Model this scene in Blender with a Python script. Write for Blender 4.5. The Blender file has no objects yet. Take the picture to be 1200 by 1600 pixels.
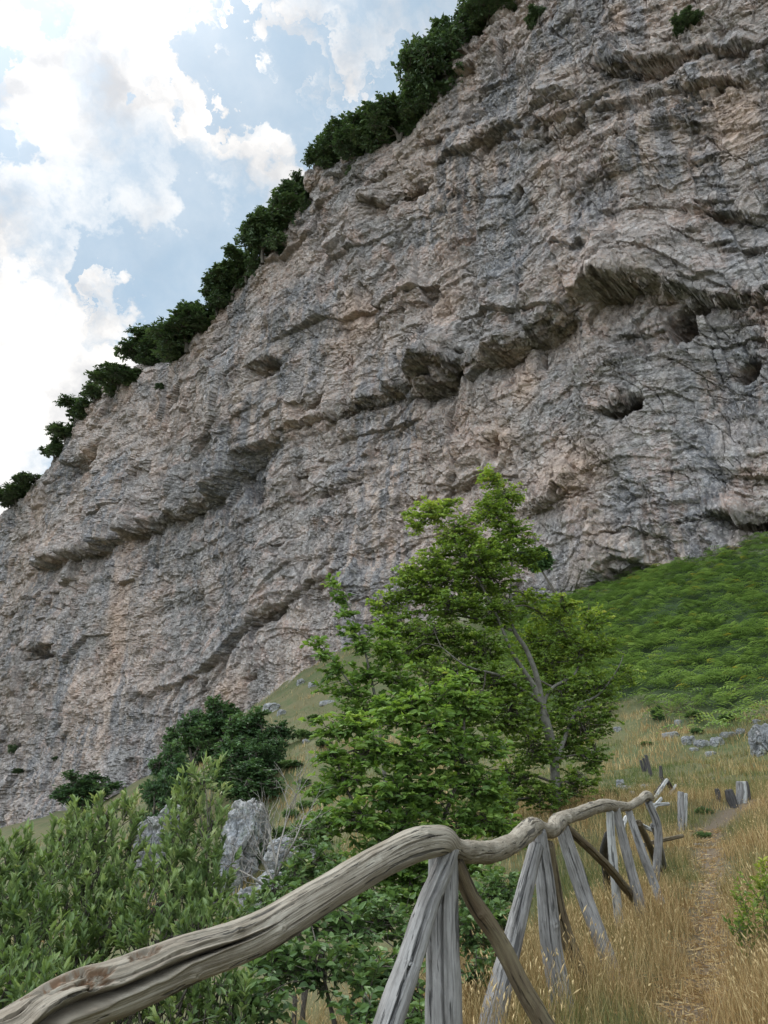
import bpy, math, random
import numpy as np
from mathutils import Vector
R = math.radians
# ------------------------------------------------------------------ camera
scn = bpy.context.scene
PITCH = R(24.0); FPX = 1209.0; EYE = 1.6
cam_d = bpy.data.cameras.new('camera'); cam = bpy.data.objects.new('camera', cam_d)
scn.collection.objects.link(cam); scn.camera = cam
cam.location = (0, 0, EYE); cam.rotation_euler = (R(90) + PITCH, 0, 0)
cam_d.sensor_fit = 'VERTICAL'; cam_d.sensor_height = 24.0; cam_d.lens = 24.0 * FPX / 1600.0
cam_d.clip_start = 0.05; cam_d.clip_end = 3000
cP, sP = math.cos(PITCH), math.sin(PITCH)
def ray(px, py):
    cx = (px - 600) / FPX; cy = (800 - py) / FPX
    return np.array([cx, cP - cy * sP, sP + cy * cP])
def pt(px, py, Y):                     # world point seen at a place of the photograph, Y metres ahead
    d = ray(px, py); return np.array([0, 0, EYE]) + d * (Y / d[1])
# ------------------------------------------------------------------ light
SUN_EL, SUN_AZ = R(58), R(-35)         # high, ahead and to the left, veiled by cloud
scn.view_settings.view_transform = 'Standard'; scn.view_settings.look = 'None'
scn.view_settings.exposure = 1.15; scn.view_settings.gamma = 1.0
sd = bpy.data.lights.new('sun', 'SUN'); sun = bpy.data.objects.new('sun', sd)
scn.collection.objects.link(sun)
sd.energy = 1.1; sd.angle = R(12); sd.color = (1.0, 0.97, 0.92)
sdir = Vector((math.sin(SUN_AZ) * math.cos(SUN_EL), math.cos(SUN_AZ) * math.cos(SUN_EL), math.sin(SUN_EL)))
sun.rotation_euler = sdir.to_track_quat('Z', 'Y').to_euler()
# node helper ------------------------------------------------------
class NT:
    def __init__(s, tree): s.t = tree; s.n = tree.nodes; s.l = tree.links
    def new(s, typ, **kw):
        nd = s.n.new(typ)
        for k, v in kw.items():
            if k.startswith('_'): continue
            setattr(nd, k, v)
        return nd
    def link(s, a, b): s.l.new(a, b)
    def inp(s, sock, v):
        if v is None: return
        if hasattr(v, 'is_output') or isinstance(v, bpy.types.NodeSocket): s.l.new(v, sock)
        else:
            if isinstance(v, (tuple, list)) and len(v) == 3 and sock.type == 'RGBA': v = (*v, 1)
            sock.default_value = v
    def math(s, op, a, b=None, c=None, clamp=False):
        nd = s.new('ShaderNodeMath', operation=op); nd.use_clamp = clamp
        for i, v in enumerate((a, b, c)): s.inp(nd.inputs[i], v)
        return nd.outputs[0]
    def noise(s, vec, scale, detail=4, rough=.55, dist=0.0, out=0, typ='FBM'):
        nd = s.new('ShaderNodeTexNoise'); nd.noise_type = typ
        s.inp(nd.inputs['Vector'], vec); nd.inputs['Scale'].default_value = scale
        nd.inputs['Detail'].default_value = detail; nd.inputs['Roughness'].default_value = rough
        nd.inputs['Distortion'].default_value = dist
        return nd.outputs[out]
    def voro(s, vec, scale, feature='F1', out='Distance', rand=1.0):
        nd = s.new('ShaderNodeTexVoronoi', feature=feature)
        s.inp(nd.inputs['Vector'], vec); nd.inputs['Scale'].default_value = scale
        nd.inputs['Randomness'].default_value = rand
        return nd.outputs[out]
    def scale(s, vec, sc, rot=(0, 0, 0)):
        nd = s.new('ShaderNodeMapping'); s.inp(nd.inputs['Vector'], vec)
        nd.inputs['Scale'].default_value = sc; nd.inputs['Rotation'].default_value = rot
        return nd.outputs[0]
    def ramp(s, fac, stops, interp='LINEAR'):
        nd = s.new('ShaderNodeValToRGB'); s.inp(nd.inputs[0], fac); cr = nd.color_ramp; cr.interpolation = interp
        while len(cr.elements) < len(stops): cr.elements.new(0.5)
        for e, (p, c) in zip(cr.elements, stops):
            e.position = p; e.color = (c, c, c, 1) if not isinstance(c, (tuple, list)) else (*c, 1)
        return nd.outputs[0]
    def mrange(s, v, a, b, c=0.0, d=1.0, interp='LINEAR'):
        nd = s.new('ShaderNodeMapRange', interpolation_type=interp); s.inp(nd.inputs[0], v)
        for i, x in enumerate((a, b, c, d)): nd.inputs[i + 1].default_value = x
        return nd.outputs[0]
    def mix(s, fac, a, b, blend='MIX'):
        nd = s.new('ShaderNodeMix', data_type='RGBA', blend_type=blend)
        s.inp(nd.inputs[0], fac); s.inp(nd.inputs[6], a); s.inp(nd.inputs[7], b)
        return nd.outputs[2]
    def attr(s, name, out='Fac'):
        nd = s.new('ShaderNodeAttribute', attribute_name=name); return nd.outputs[out]
    def bump(s, h, strength, dist, normal=None):
        nd = s.new('ShaderNodeBump'); s.inp(nd.inputs['Height'], h)
        nd.inputs['Strength'].default_value = strength; nd.inputs['Distance'].default_value = dist
        if normal is not None: s.inp(nd.inputs['Normal'], normal)
        return nd.outputs[0]
# world: Nishita sky with broken cloud laid over it by direction -----
world = bpy.data.worlds.new('World'); scn.world = world; world.use_nodes = True
w = NT(world.node_tree); w.n.clear()
wo = w.new('ShaderNodeOutputWorld')
sky = w.new('ShaderNodeTexSky', sky_type='NISHITA'); sky.sun_disc = False
sky.sun_elevation = SUN_EL; sky.sun_rotation = SUN_AZ; sky.altitude = 600
sky.air_density = 1.0; sky.dust_density = 1.5; sky.ozone_density = 1.2
geo = w.new('ShaderNodeTexCoord'); D = geo.outputs['Generated']
BLOBS = [  # (px, py, radius px, weight) : gaps of blue (-) and banks of cloud (+), as directions in the sky
 (235,88,42,-.50),(262,125,26,-.22),(195,330,105,-.46),(300,380,120,-.40),(105,345,75,-.40),(250,440,100,-.44),
 (330,440,90,-.30),(150,410,70,-.30),(445,270,60,-.12),(440,125,24,-.32),(470,90,40,-.18),(570,60,60,-.30),(590,110,45,-.16),(380,310,60,-.12),
 (205,210,30,-.14),(560,170,60,-.12),(330,250,20,-.1),(375,205,14,-.2),(85,395,40,-.25),
 (60,120,150,.30),(160,60,110,.22),(380,70,110,.34),(330,170,90,.30),(540,140,60,.22),(430,200,90,.26),(290,240,60,.22),(230,270,40,.12),
 (20,350,60,.18),(30,480,90,.34),(60,580,140,.36),(140,560,60,.22),(0,700,160,.34),(175,505,36,.20),(215,497,24,.30),(236,450,11,.40),
 (150,270,50,.10),(270,370,30,.10),(60,410,22,.2),(345,280,50,.20),(120,330,30,.10)]
warp = w.noise(D, 6, 7, .6, out=1)
vm = w.new('ShaderNodeVectorMath', operation='MULTIPLY_ADD'); w.link(warp, vm.inputs[0]); vm.inputs[1].default_value = (.13, .13, .13); off = w.new('ShaderNodeVectorMath', operation='ADD'); w.link(D, off.inputs[0]); off.inputs[1].default_value = (-.065, -.065, -.065); w.link(off.outputs[0], vm.inputs[2])
DW = vm.outputs[0]
acc = None
for (bx, by, br, wt) in BLOBS:
    d = ray(bx, by); d = d / np.linalg.norm(d)
    dp = w.new('ShaderNodeVectorMath', operation='DOT_PRODUCT'); w.link(DW, dp.inputs[0]); dp.inputs[1].default_value = tuple(d)
    ang = br / FPX
    m = w.mrange(dp.outputs['Value'], math.cos(ang * 1.9), 1.0, 0, wt * 1.05, 'SMOOTHSTEP')
    acc = m if acc is None else w.math('ADD', acc, m)
n1 = w.noise(w.scale(DW, (1, 1, 1.5)), 5.2, 9, .60)
n2 = w.noise(w.scale(D, (1.2, 1, 1.0), (.3, .4, .2)), 14, 7, .62)
cov = w.math('ADD', w.math('MULTIPLY_ADD', n1, 1.7, -.34), acc)
cov = w.math('MULTIPLY_ADD', w.math('SUBTRACT', n2, .48), .60, cov)
mask = w.ramp(cov, [(.22, 0.0), (.42, .20), (.62, .62), (.95, 1.0)], 'LINEAR')
thin = w.mrange(n2, .3, .7, .05, .22)
mask = w.math('MAXIMUM', mask, thin)
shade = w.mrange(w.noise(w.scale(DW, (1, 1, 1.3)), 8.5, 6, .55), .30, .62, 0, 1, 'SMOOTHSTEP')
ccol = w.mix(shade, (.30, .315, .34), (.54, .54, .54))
skyc = w.new('ShaderNodeVectorMath', operation='SCALE'); w.link(sky.outputs[0], skyc.inputs[0]); skyc.inputs['Scale'].default_value = .10
blue = w.mix(.85, skyc.outputs[0], (.155, .240, .318))
tot = w.mix(mask, blue, ccol)
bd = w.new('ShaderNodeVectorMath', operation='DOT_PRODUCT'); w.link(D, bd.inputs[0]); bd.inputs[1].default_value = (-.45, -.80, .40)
gain = w.mrange(bd.outputs['Value'], -.15, .85, 1.0, 3.7, 'SMOOTHSTEP')     # unseen sky behind the walker brightened, an added fill to light the wall
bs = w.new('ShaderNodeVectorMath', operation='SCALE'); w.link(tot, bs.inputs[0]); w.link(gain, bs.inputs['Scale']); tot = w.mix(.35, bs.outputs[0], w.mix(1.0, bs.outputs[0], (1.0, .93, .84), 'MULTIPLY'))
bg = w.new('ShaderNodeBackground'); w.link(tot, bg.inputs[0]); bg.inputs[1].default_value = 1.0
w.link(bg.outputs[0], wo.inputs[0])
# ------------------------------------------------------------------ numpy noise
rng = np.random.default_rng(7); random.seed(7)
_perm = rng.permutation(4096).astype(np.int32)
_g2 = rng.uniform(0, 2 * np.pi, 4096); _gx = np.cos(_g2).astype(np.float32); _gy = np.sin(_g2).astype(np.float32)
_rv = rng.random((4096, 4)).astype(np.float32)
def _h(i, j, s=0): return _perm[(_perm[(i + s * 37) & 4095] + j) & 4095]
def perlin(x, y, s=0):
    x = np.asarray(x, np.float32); y = np.asarray(y, np.float32)
    xi = np.floor(x).astype(np.int32); yi = np.floor(y).astype(np.int32)
    fx = x - xi; fy = y - yi
    ux = fx * fx * fx * (fx * (fx * 6 - 15) + 10); uy = fy * fy * fy * (fy * (fy * 6 - 15) + 10)
    def g(a, b):
        h = _h(xi + a, yi + b, s); return _gx[h] * (fx - a) + _gy[h] * (fy - b)
    n0 = g(0, 0); n0 = n0 + ux * (g(1, 0) - n0)
    n1 = g(0, 1); n1 = n1 + ux * (g(1, 1) - n1)
    return (n0 + uy * (n1 - n0)) * 1.5
def fbm(x, y, o=4, s=0, gain=.5, lac=2.03):
    a = 1.0; t = 0; r = 0
    for k in range(o):
        r = r + a * perlin(x, y, s + k * 11); t += a
        a *= gain; x = x * lac + 3.7; y = y * lac - 1.9
    return r / t
def ridged(x, y, o=3, s=0):
    a = 1.0; t = 0; r = 0
    for k in range(o):
        r = r + a * (1 - np.abs(perlin(x, y, s + k * 13)) * 2); t += a
        a *= .5; x = x * 2.1 + 1.3; y = y * 2.1 + 5.1
    return r / t
def cells(x, y, s=0):
    """nearest cell: (random plane value, F1, F2-F1)"""
    xi = np.floor(x).astype(np.int32); yi = np.floor(y).astype(np.int32)
    f1 = np.full(x.shape, 9., np.float32); f2 = f1.copy(); val = np.zeros(x.shape, np.float32)
    for a in (-1, 0, 1):
        for b in (-1, 0, 1):
            h = _h(xi + a, yi + b, s)
            dx = xi + a + _rv[h, 0] - x; dy = yi + b + _rv[h, 1] - y
            d = np.sqrt(dx * dx + dy * dy).astype(np.float32)
            pv = (_rv[h, 2] - .5) * 1.2 - dx * (_rv[h, 3] - .5) * 1.7 + dy * (_rv[(h * 7 + 3) & 4095, 2] - .35) * 1.7
            near = d < f1
            f2 = np.where(near, f1, np.minimum(f2, d)); val = np.where(near, pv, val); f1 = np.where(near, d, f1)
    return val, f1, f2 - f1
def sstep(a, b, x):
    t = np.clip((x - a) / (b - a), 0, 1); return t * t * (3 - 2 * t)
# ------------------------------------------------------------------ object helpers
def link(o): scn.collection.objects.link(o); return o
def tag(o, label=None, cat=None, group=None, kind=None):
    if label: o['label'] = label
    if cat: o['category'] = cat
    if group: o['group'] = group
    if kind: o['kind'] = kind
    return o
def empty(name, loc, label, cat, group=None):
    o = link(bpy.data.objects.new(name, None)); o.location = tuple(float(v) for v in loc); o.empty_display_size = .2
    return tag(o, label, cat, group)
def np_mesh(name, V, F, mat=None, attrs=None, smooth=False, uv=None):
    """V (n,3); F list of (m,k) int arrays"""
    me = bpy.data.meshes.new(name); V = np.asarray(V, np.float32)
    F = [np.asarray(f, np.int32) for f in F if len(f)]
    me.vertices.add(len(V)); me.vertices.foreach_set('co', V.ravel())
    nl = sum(f.size for f in F); nf = sum(len(f) for f in F)
    me.loops.add(nl); me.loops.foreach_set('vertex_index', np.concatenate([f.ravel() for f in F]))
    tot = np.concatenate([np.full(len(f), f.shape[1], np.int32) for f in F])
    st = np.concatenate([[0], np.cumsum(tot)[:-1]]).astype(np.int32)
    me.polygons.add(nf); me.polygons.foreach_set('loop_start', st); me.polygons.foreach_set('loop_total', tot)
    me.polygons.foreach_set('use_smooth', np.full(nf, bool(smooth)))
    if attrs:
        for k, a in attrs.items():
            at = me.attributes.new(k, 'FLOAT', 'POINT'); at.data.foreach_set('value', np.asarray(a, np.float32).ravel())
    me.update(calc_edges=True)
    if mat: me.materials.append(mat)
    return me
def np_obj(name, V, F, mat=None, parent=None, **kw):
    if parent is not None:
        V = np.asarray(V, float) - np.array(parent['_o'] if '_o' in parent else parent.location)
    o = link(bpy.data.objects.new(name, np_mesh(name, V, F, mat, **kw)))
    if parent is not None: o.parent = parent
    return o
def grid_faces(nr, nc, wrap=False):
    i = np.arange(nr - 1)[:, None]; j = np.arange(nc if wrap else nc - 1)[None, :]
    j2 = (j + 1) % nc
    return np.stack([i * nc + j, i * nc + j2, (i + 1) * nc + j2, (i + 1) * nc + j], -1).reshape(-1, 4)
def spline(P, n):
    """Catmull-Rom resample of control rows (any width)"""
    P = np.asarray(P, float); Q = np.vstack([2 * P[0] - P[1], P, 2 * P[-1] - P[-2]])
    t = np.linspace(0, len(P) - 1 - 1e-9, n); i = t.astype(int); f = (t - i)[:, None]
    a, b, c, d = Q[i], Q[i + 1], Q[i + 2], Q[i + 3]
    return .5 * (2 * b + (c - a) * f + (2 * a - 5 * b + 4 * c - d) * f ** 2 + (3 * b - a - 3 * c + d) * f ** 3)
def frames(C):
    T = np.gradient(C, axis=0); T /= np.linalg.norm(T, axis=1)[:, None]
    n = np.cross(T[0], [0, 0, 1.0]);
    if np.linalg.norm(n) < .2: n = np.cross(T[0], [0, 1.0, 0])
    n /= np.linalg.norm(n); N = np.zeros_like(C)
    for k in range(len(C)):
        n = n - T[k] * np.dot(n, T[k]); n /= np.linalg.norm(n); N[k] = n
    return T, N, np.cross(T, N)
class Tubes:
    """many tapered tubes in one mesh"""
    def __init__(s): s.V = []; s.F = []; s.n = 0
    def add(s, pts, rad, sides=6):
        C = np.asarray(pts, float); rad = np.broadcast_to(np.asarray(rad, float), (len(C),))
        T, N, B = frames(C); a = np.linspace(0, 2 * np.pi, sides, endpoint=False)
        V = C[:, None, :] + rad[:, None, None] * (np.cos(a)[None, :, None] * N[:, None, :] + np.sin(a)[None, :, None] * B[:, None, :])
        s.V.append(V.reshape(-1, 3)); s.F.append(grid_faces(len(C), sides, True) + s.n); s.n += len(C) * sides
    def build(s, name, mat, parent=None, **kw):
        return np_obj(name, np.vstack(s.V), [np.vstack(s.F)], mat, parent, smooth=True, **kw)
# ------------------------------------------------------------------ materials
def mat(name):
    m = bpy.data.materials.new(name); m.use_nodes = True; t = NT(m.node_tree)
    p = m.node_tree.nodes['Principled BSDF']; p.inputs['Roughness'].default_value = .85
    p.inputs['Specular IOR Level'].default_value = .25
    return m, t, p
def rock_mat(name, base_grey, base_tan, pink, sc=1.0, moss=0.0, streak=1.0):
    m, t, p = mat(name); P = t.new('ShaderNodeTexCoord').outputs['Object']
    big = t.noise(P, .035 * sc, 5, .6, .6); mid = t.noise(P, .22 * sc, 6, .62, .4); fine = t.noise(P, 2.2 * sc, 8, .7)
    col = t.mix(t.ramp(big, [(.40, 0.), (.58, 1.)]), base_grey, base_tan)
    col = t.mix(t.ramp(mid, [(.50, 0.), (.68, .75)]), col, pink)
    # water-streaks, long down the fall line
    sv = t.scale(P, (.55 * sc, .55 * sc, .022 * sc)); st = t.noise(sv, 1.0, 5, .6, .3)
    zone = t.attr('wet')
    k = t.math('MULTIPLY', t.ramp(st, [(.42, 0.), (.56, 1.)]), zone)
    col = t.mix(t.math('MULTIPLY', k, .85), col, (.115, .117, .126))
    st2 = t.noise(t.scale(P, (1.1 * sc, 1.1 * sc, .05 * sc)), 1.0, 4, .6)
    col = t.mix(t.ramp(st2, [(.54, 0.), (.68, .40 * streak)]), col, (.40, .37, .335))
    # lichen and pale dust speckle
    col = t.mix(t.ramp(fine, [(.48, 0.), (.62, .65)]), col, (.42, .378, .352))
    col = t.mix(t.ramp(t.noise(P, 5.5 * sc, 6, .75), [(.54, 0.), (.66, .6)]), col, (.13, .122, .115))
    o = t.attr('ochre'); col = t.mix(t.math('MULTIPLY', o, .75), col, (.45, .315, .235))
    if moss: col = t.mix(t.ramp(t.noise(P, .9 * sc, 5, .7), [(.50, 0.), (.62, moss)]), col, (.10, .12, .055))
    t.inp(p.inputs['Base Color'], col); p.inputs['Roughness'].default_value = .92
    def facets(s_, k, rot):                                   # random tilted planes: broken faces
        nd = t.new('ShaderNodeTexVoronoi', feature='F1'); t.inp(nd.inputs['Vector'], t.scale(P, (1, 1, 1.35), rot)); nd.inputs['Scale'].default_value = s_
        sub = t.new('ShaderNodeVectorMath', operation='SUBTRACT'); t.link(t.scale(P, (s_, s_, s_ * 1.35), rot), sub.inputs[0]); 
        mulp = t.new('ShaderNodeVectorMath', operation='SCALE'); t.link(nd.outputs['Position'], mulp.inputs[0]); mulp.inputs['Scale'].default_value = s_; t.link(mulp.outputs[0], sub.inputs[1])
        c5 = t.new('ShaderNodeVectorMath', operation='SUBTRACT'); t.link(nd.outputs['Color'], c5.inputs[0]); c5.inputs[1].default_value = (.5, .5, .5)
        dt = t.new('ShaderNodeVectorMath', operation='DOT_PRODUCT'); t.link(sub.outputs[0], dt.inputs[0]); t.link(c5.outputs[0], dt.inputs[1])
        return t.math('MULTIPLY', dt.outputs['Value'], k), nd.outputs['Color']
    f1, c1 = facets(.8 * sc, 1.1, (.2, .1, .3)); f2, c2 = facets(2.1 * sc, .55, (.5, .3, .1)); f3, c3 = facets(5.0 * sc, .25, (.1, .6, .2))
    b1 = t.noise(P, 6 * sc, 6, .72)
    h = t.math('ADD', t.math('ADD', f1, f2), t.math('ADD', f3, t.math('MULTIPLY', b1, .35)))
    t.inp(p.inputs['Normal'], t.bump(h, 1.0, .36 / sc))
    # broken faces differ a little in weathering
    sx = t.new('ShaderNodeSeparateColor'); t.link(c1, sx.inputs[0]); sy = t.new('ShaderNodeSeparateColor'); t.link(c2, sy.inputs[0])
    var = t.math('ADD', t.math('MULTIPLY', sx.outputs[0], .30), t.math('MULTIPLY', sy.outputs[0], .34))
    col = t.mix(1.0, col, t.mrange(var, 0, .64, .66, 1.34), 'MULTIPLY'); t.inp(p.inputs['Base Color'], col)
    return m
M_CLIFF = rock_mat('limestone', (.205, .184, .170), (.350, .270, .220), (.410, .280, .222))
M_ROCK = rock_mat('outcrop_limestone', (.225, .23, .24), (.28, .265, .24), (.31, .28, .25), sc=1.6, moss=.5, streak=0.0)
def leaf_mat(name, dark, mid, light, yellow=None, trans=.35):
    m, t, p = mat(name); r = t.attr('rnd')
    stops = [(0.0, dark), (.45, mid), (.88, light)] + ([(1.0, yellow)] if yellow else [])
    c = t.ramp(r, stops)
    t.inp(p.inputs['Base Color'], c); p.inputs['Roughness'].default_value = .55; p.inputs['Specular IOR Level'].default_value = .35
    tr = t.new('ShaderNodeBsdfTranslucent'); t.inp(tr.inputs[0], t.mix(1.0, c, (1.25, 1.35, .7), 'MULTIPLY'))
    ms = t.new('ShaderNodeMixShader'); ms.inputs[0].default_value = trans
    out = m.node_tree.nodes['Material Output']
    t.link(p.outputs[0], ms.inputs[1]); t.link(tr.outputs[0], ms.inputs[2]); t.link(ms.outputs[0], out.inputs[0])
    return m
M_HORN = leaf_mat('hornbeam_leaf', (.050, .095, .020), (.125, .205, .040), (.235, .325, .065), (.30, .32, .07))
M_MAPLE = leaf_mat('maple_leaf', (.060, .102, .018), (.140, .210, .034), (.280, .350, .060), (.36, .34, .08))
M_LAUREL = leaf_mat('oak_leaf', (.050, .082, .026), (.120, .175, .054), (.255, .310, .118), (.30, .28, .12), .25)
M_BRAMBLE = leaf_mat('bramble_leaf', (.045, .082, .026), (.090, .150, .045), (.155, .225, .070), (.26, .20, .07), .25)
M_DARK = leaf_mat('holm_oak_leaf', (.030, .060, .022), (.058, .110, .038), (.105, .175, .058), (.08, .12, .04), .2)
M_RIM = leaf_mat('rim_leaf', (.032, .055, .024), (.062, .098, .038), (.115, .160, .060), (.08, .10, .035), .2)
M_FERN = leaf_mat('fern_frond', (.075, .115, .036), (.180, .260, .090), (.320, .410, .155), (.42, .30, .05), .25)
M_YEL = leaf_mat('yellow_herb_leaf', (.06, .10, .018), (.12, .18, .028), (.24, .28, .04), (.40, .38, .05), .3)
def grass_mat():
    m, t, p = mat('meadow_grass'); r = t.attr('rnd'); d = t.attr('dry')
    g = t.ramp(r, [(0, (.055, .080, .022)), (.6, (.105, .130, .036)), (1, (.18, .19, .062))])
    s = t.ramp(r, [(0, (.19, .11, .042)), (.55, (.38, .240, .098)), (1, (.62, .47, .24))])
    c = t.mix(d, g, s); t.inp(p.inputs['Base Color'], c); p.inputs['Roughness'].default_value = .7
    tr = t.new('ShaderNodeBsdfTranslucent'); t.inp(tr.inputs[0], c)
    ms = t.new('ShaderNodeMixShader'); ms.inputs[0].default_value = .3; out = m.node_tree.nodes['Material Output']
    t.link(p.outputs[0], ms.inputs[1]); t.link(tr.outputs[0], ms.inputs[2]); t.link(ms.outputs[0], out.inputs[0])
    return m
M_GRASS = grass_mat()
def bark_mat(name, a, b, c, sc=1.0):
    m, t, p = mat(name); P = t.new('ShaderNodeTexCoord').outputs['Object']
    n = t.noise(P, 9 * sc, 6, .65); n2 = t.noise(t.scale(P, (1, 1, .25)), 40 * sc, 5, .6)
    col = t.mix(t.ramp(n, [(.42, 0.), (.58, 1.)]), a, b); col = t.mix(t.ramp(n2, [(.5, 0.), (.7, .8)]), col, c)
    t.inp(p.inputs['Base Color'], col); t.inp(p.inputs['Normal'], t.bump(n2, .6, .02)); return m
M_BARK = bark_mat('lichen_bark', (.085, .076, .060), (.14, .132, .105), (.10, .09, .075))
M_TWIG = bark_mat('dark_bark', (.055, .045, .035), (.10, .085, .065), (.14, .12, .10), 3)
M_DEAD = bark_mat('dead_twig', (.24, .21, .18), (.32, .29, .25), (.16, .14, .12), 3)
def wood_mat(name, a, b, c, dark, rot=0.0):
    """weathered wood; attributes s (metres along the log) and q (metres round it)"""
    m, t, p = mat(name)
    cv = t.new('ShaderNodeCombineXYZ'); t.inp(cv.inputs[0], t.attr('s')); t.inp(cv.inputs[1], t.attr('q')); t.inp(cv.inputs[2], t.attr('w'))
    U = cv.outputs[0]
    fib = t.noise(t.scale(U, (5, 110, 20)), 1.0, 6, .7, .15); fib2 = t.noise(t.scale(U, (14, 420, 60)), 1.0, 3, .6)
    mot = t.noise(t.scale(U, (6, 16, 16)), 1.0, 6, .65, .5)
    col = t.mix(t.ramp(mot, [(.38, 0.), (.62, 1.)]), a, b)
    col = t.mix(t.ramp(fib, [(.45, 0.), (.66, .85)]), col, c)
    chk = t.noise(t.scale(U, (2.6, 46, 9)), 1.0, 4, .55, .25)
    ck = t.ramp(chk, [(.355, 1.), (.385, 0.)])
    ck2 = t.ramp(t.noise(t.scale(U, (9, 120, 9)), 1.0, 3, .5, .3), [(.30, 1.), (.345, 0.)])
    col = t.mix(t.math('MULTIPLY', t.math('MAXIMUM', ck, ck2), .8), col, dark)
    if rot:
        rr = t.attr('rot'); rn = t.noise(t.scale(U, (30, 60, 30)), 1.0, 5, .7)
        col = t.mix(t.math('MULTIPLY', rr, t.ramp(rn, [(.42, 0.), (.55, 1.)])), col, (.13, .075, .042))
    t.inp(p.inputs['Base Color'], col); p.inputs['Roughness'].default_value = .8
    h = t.math('ADD', t.math('MULTIPLY', fib, .5), t.math('MULTIPLY', fib2, .3))
    h = t.math('SUBTRACT', h, t.math('MULTIPLY', t.math('MAXIMUM', ck, ck2), 1.2))
    t.inp(p.inputs['Normal'], t.bump(h, .9, .006)); return m
M_RAIL = wood_mat('rail_wood', (.195, .162, .120), (.300, .262, .208), (.130, .105, .078), (.035, .030, .026), 1.0)
M_GREY = wood_mat('silver_wood', (.165, .152, .140), (.265, .248, .232), (.085, .077, .070), (.035, .033, .032))
M_BROWN = wood_mat('brown_wood', (.105, .075, .045), (.155, .125, .075), (.065, .048, .032), (.020, .015, .010))
M_PALE = wood_mat('pale_wood', (.31, .30, .28), (.40, .385, .36), (.20, .19, .17), (.06, .055, .05))
M_CHAR = wood_mat('charred_wood', (.028, .025, .024), (.055, .048, .045), (.10, .09, .08), (.008, .008, .008))
# ------------------------------------------------------------------ cliff plane: u to the right, v = height, n towards us
CE = np.array([1, -1]) / math.sqrt(2); CN = np.array([-1, -1]) / math.sqrt(2)
def cuv(px, py):
    d = ray(px, py); t = 100.0 / (d[0] + d[1]); P = d * t
    return (P[0] - 50) / CE[0], P[2] + EYE
def cpt(u, v, out=0.0):
    return np.array([50 + CE[0] * u + CN[0] * out, 50 + CE[1] * u + CN[1] * out, v])
def uvline(L):
    a = np.array([cuv(*p) for p in L]); return a[np.argsort(a[:, 0])]
BASE = [(-250,1400),(-100,1345),(0,1305),(60,1285),(150,1252),(250,1225),(300,1165),(370,1108),(450,1062),(540,1010),(640,965),(760,945),(860,940),(960,915),(1040,895),(1120,872),(1200,850),(1330,822)]
TOP = [(-220,905),(-100,845),(0,790),(30,765),(60,740),(85,700),(110,655),(140,612),(165,590),(200,562),(240,552),(270,550),(300,528),(315,490),(340,455),(370,412),(400,385),(425,365),(445,335),(468,290),(490,258),(515,238),(545,228),(600,205),(640,190),(655,160),(672,140),(690,100),(710,60),(735,28),(760,0),(800,-55),(850,-120)]
baseL = uvline(BASE); topL = uvline(TOP)
def base_v(u): return np.interp(u, baseL[:, 0], baseL[:, 1])
def top_v(u):
    t = np.interp(u, topL[:, 0], topL[:, 1]); e = topL[-1]
    return np.where(u > e[0], e[1] + (u - e[0]) * .25, t)
# ------------------------------------------------------------------ terrain
pts = [(.5,0,0),(1.6,3,.40),(2.3,5.5,.78),(3.7,9,1.2),(5.4,13,1.85),(8,20,3.0),(9.6,26,4.1),
 (3.5,0,.45),(4.6,4,1.0),(6,9,1.75),(9,14,2.6),(14,20,4.3),(20,26,7.0),(8,2,2.0),(12,8,3.6),(20,14,8),
 (-.9,0,-.1),(-.6,1.7,.15),(.15,2.9,.42),(1.0,5.4,.74),(2.9,9.3,1.2),
 (-2.3,1,-.9),(-1.7,4,-.6),(-.6,7,-.1),(1.2,10,.5),(-5,5,-2.4),(-3,10,-1.6),(-10,10,-4.4),(-6,20,-2.5),(0,16,.9),(3.9,16,2.5),
 (3,24,3.0),(-1,30,1.6),(-15,25,-5),(-32,42,-8),(-60,80,-6),(-100,120,-4),(-6,-3,-3),(-20,-5,-10),(3,-4,-.6),(10,-6,2),
 (-400,100,-30),(-300,-300,-50),(0,-300,-40),(300,-200,60),(300,100,90),(200,400,90),(-200,500,50),(-100,-50,-35),(60,-40,20),(60,10,26),(-500,500,20),(500,500,90),(600,-500,60),(-600,-600,-60)]
for (px, py, Y) in [(1100,1185,29),(1000,1165,33),(1200,1150,31),(1100,1120,37),(1100,1060,44),(1200,1040,43),(960,1075,46),(1000,970,60),(1130,960,56),(1200,930,56),
                    (1300,1000,44),(430,1420,31),(400,1340,40),(455,1280,45),(470,1190,58),(450,1110,85),(560,1170,58),(540,1080,84),(720,1150,50),(700,1050,80),(820,1030,66),
                    (330,1380,50),(230,1275,105),(290,1210,115),(120,1310,110),(880,1080,48),(390,1200,62),(380,1128,90)]:
    pts.append(tuple(pt(px, py, Y)))
for px, py in BASE:
    u, v = cuv(px, py); pts.append(tuple(cpt(u, v))); pts.append(tuple(cpt(u, v + 2.5, -9)))
pts.append(tuple(cpt(45, 32)))
CP = np.array(pts, float)
def _phi(d2): return np.sqrt(d2 + 3.0)
_A = _phi(((CP[:, None, :2] - CP[None, :, :2]) ** 2).sum(-1)) ; _n = len(CP)
_K = np.zeros((_n + 3, _n + 3)); _K[:_n, :_n] = _A + np.eye(_n) * -.02; _K[:_n, _n] = 1; _K[:_n, _n + 1:] = CP[:, :2]; _K[_n, :_n] = 1; _K[_n + 1:, :_n] = CP[:, :2].T
_W = np.linalg.solve(_K, np.concatenate([CP[:, 2], [0, 0, 0]]))
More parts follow.
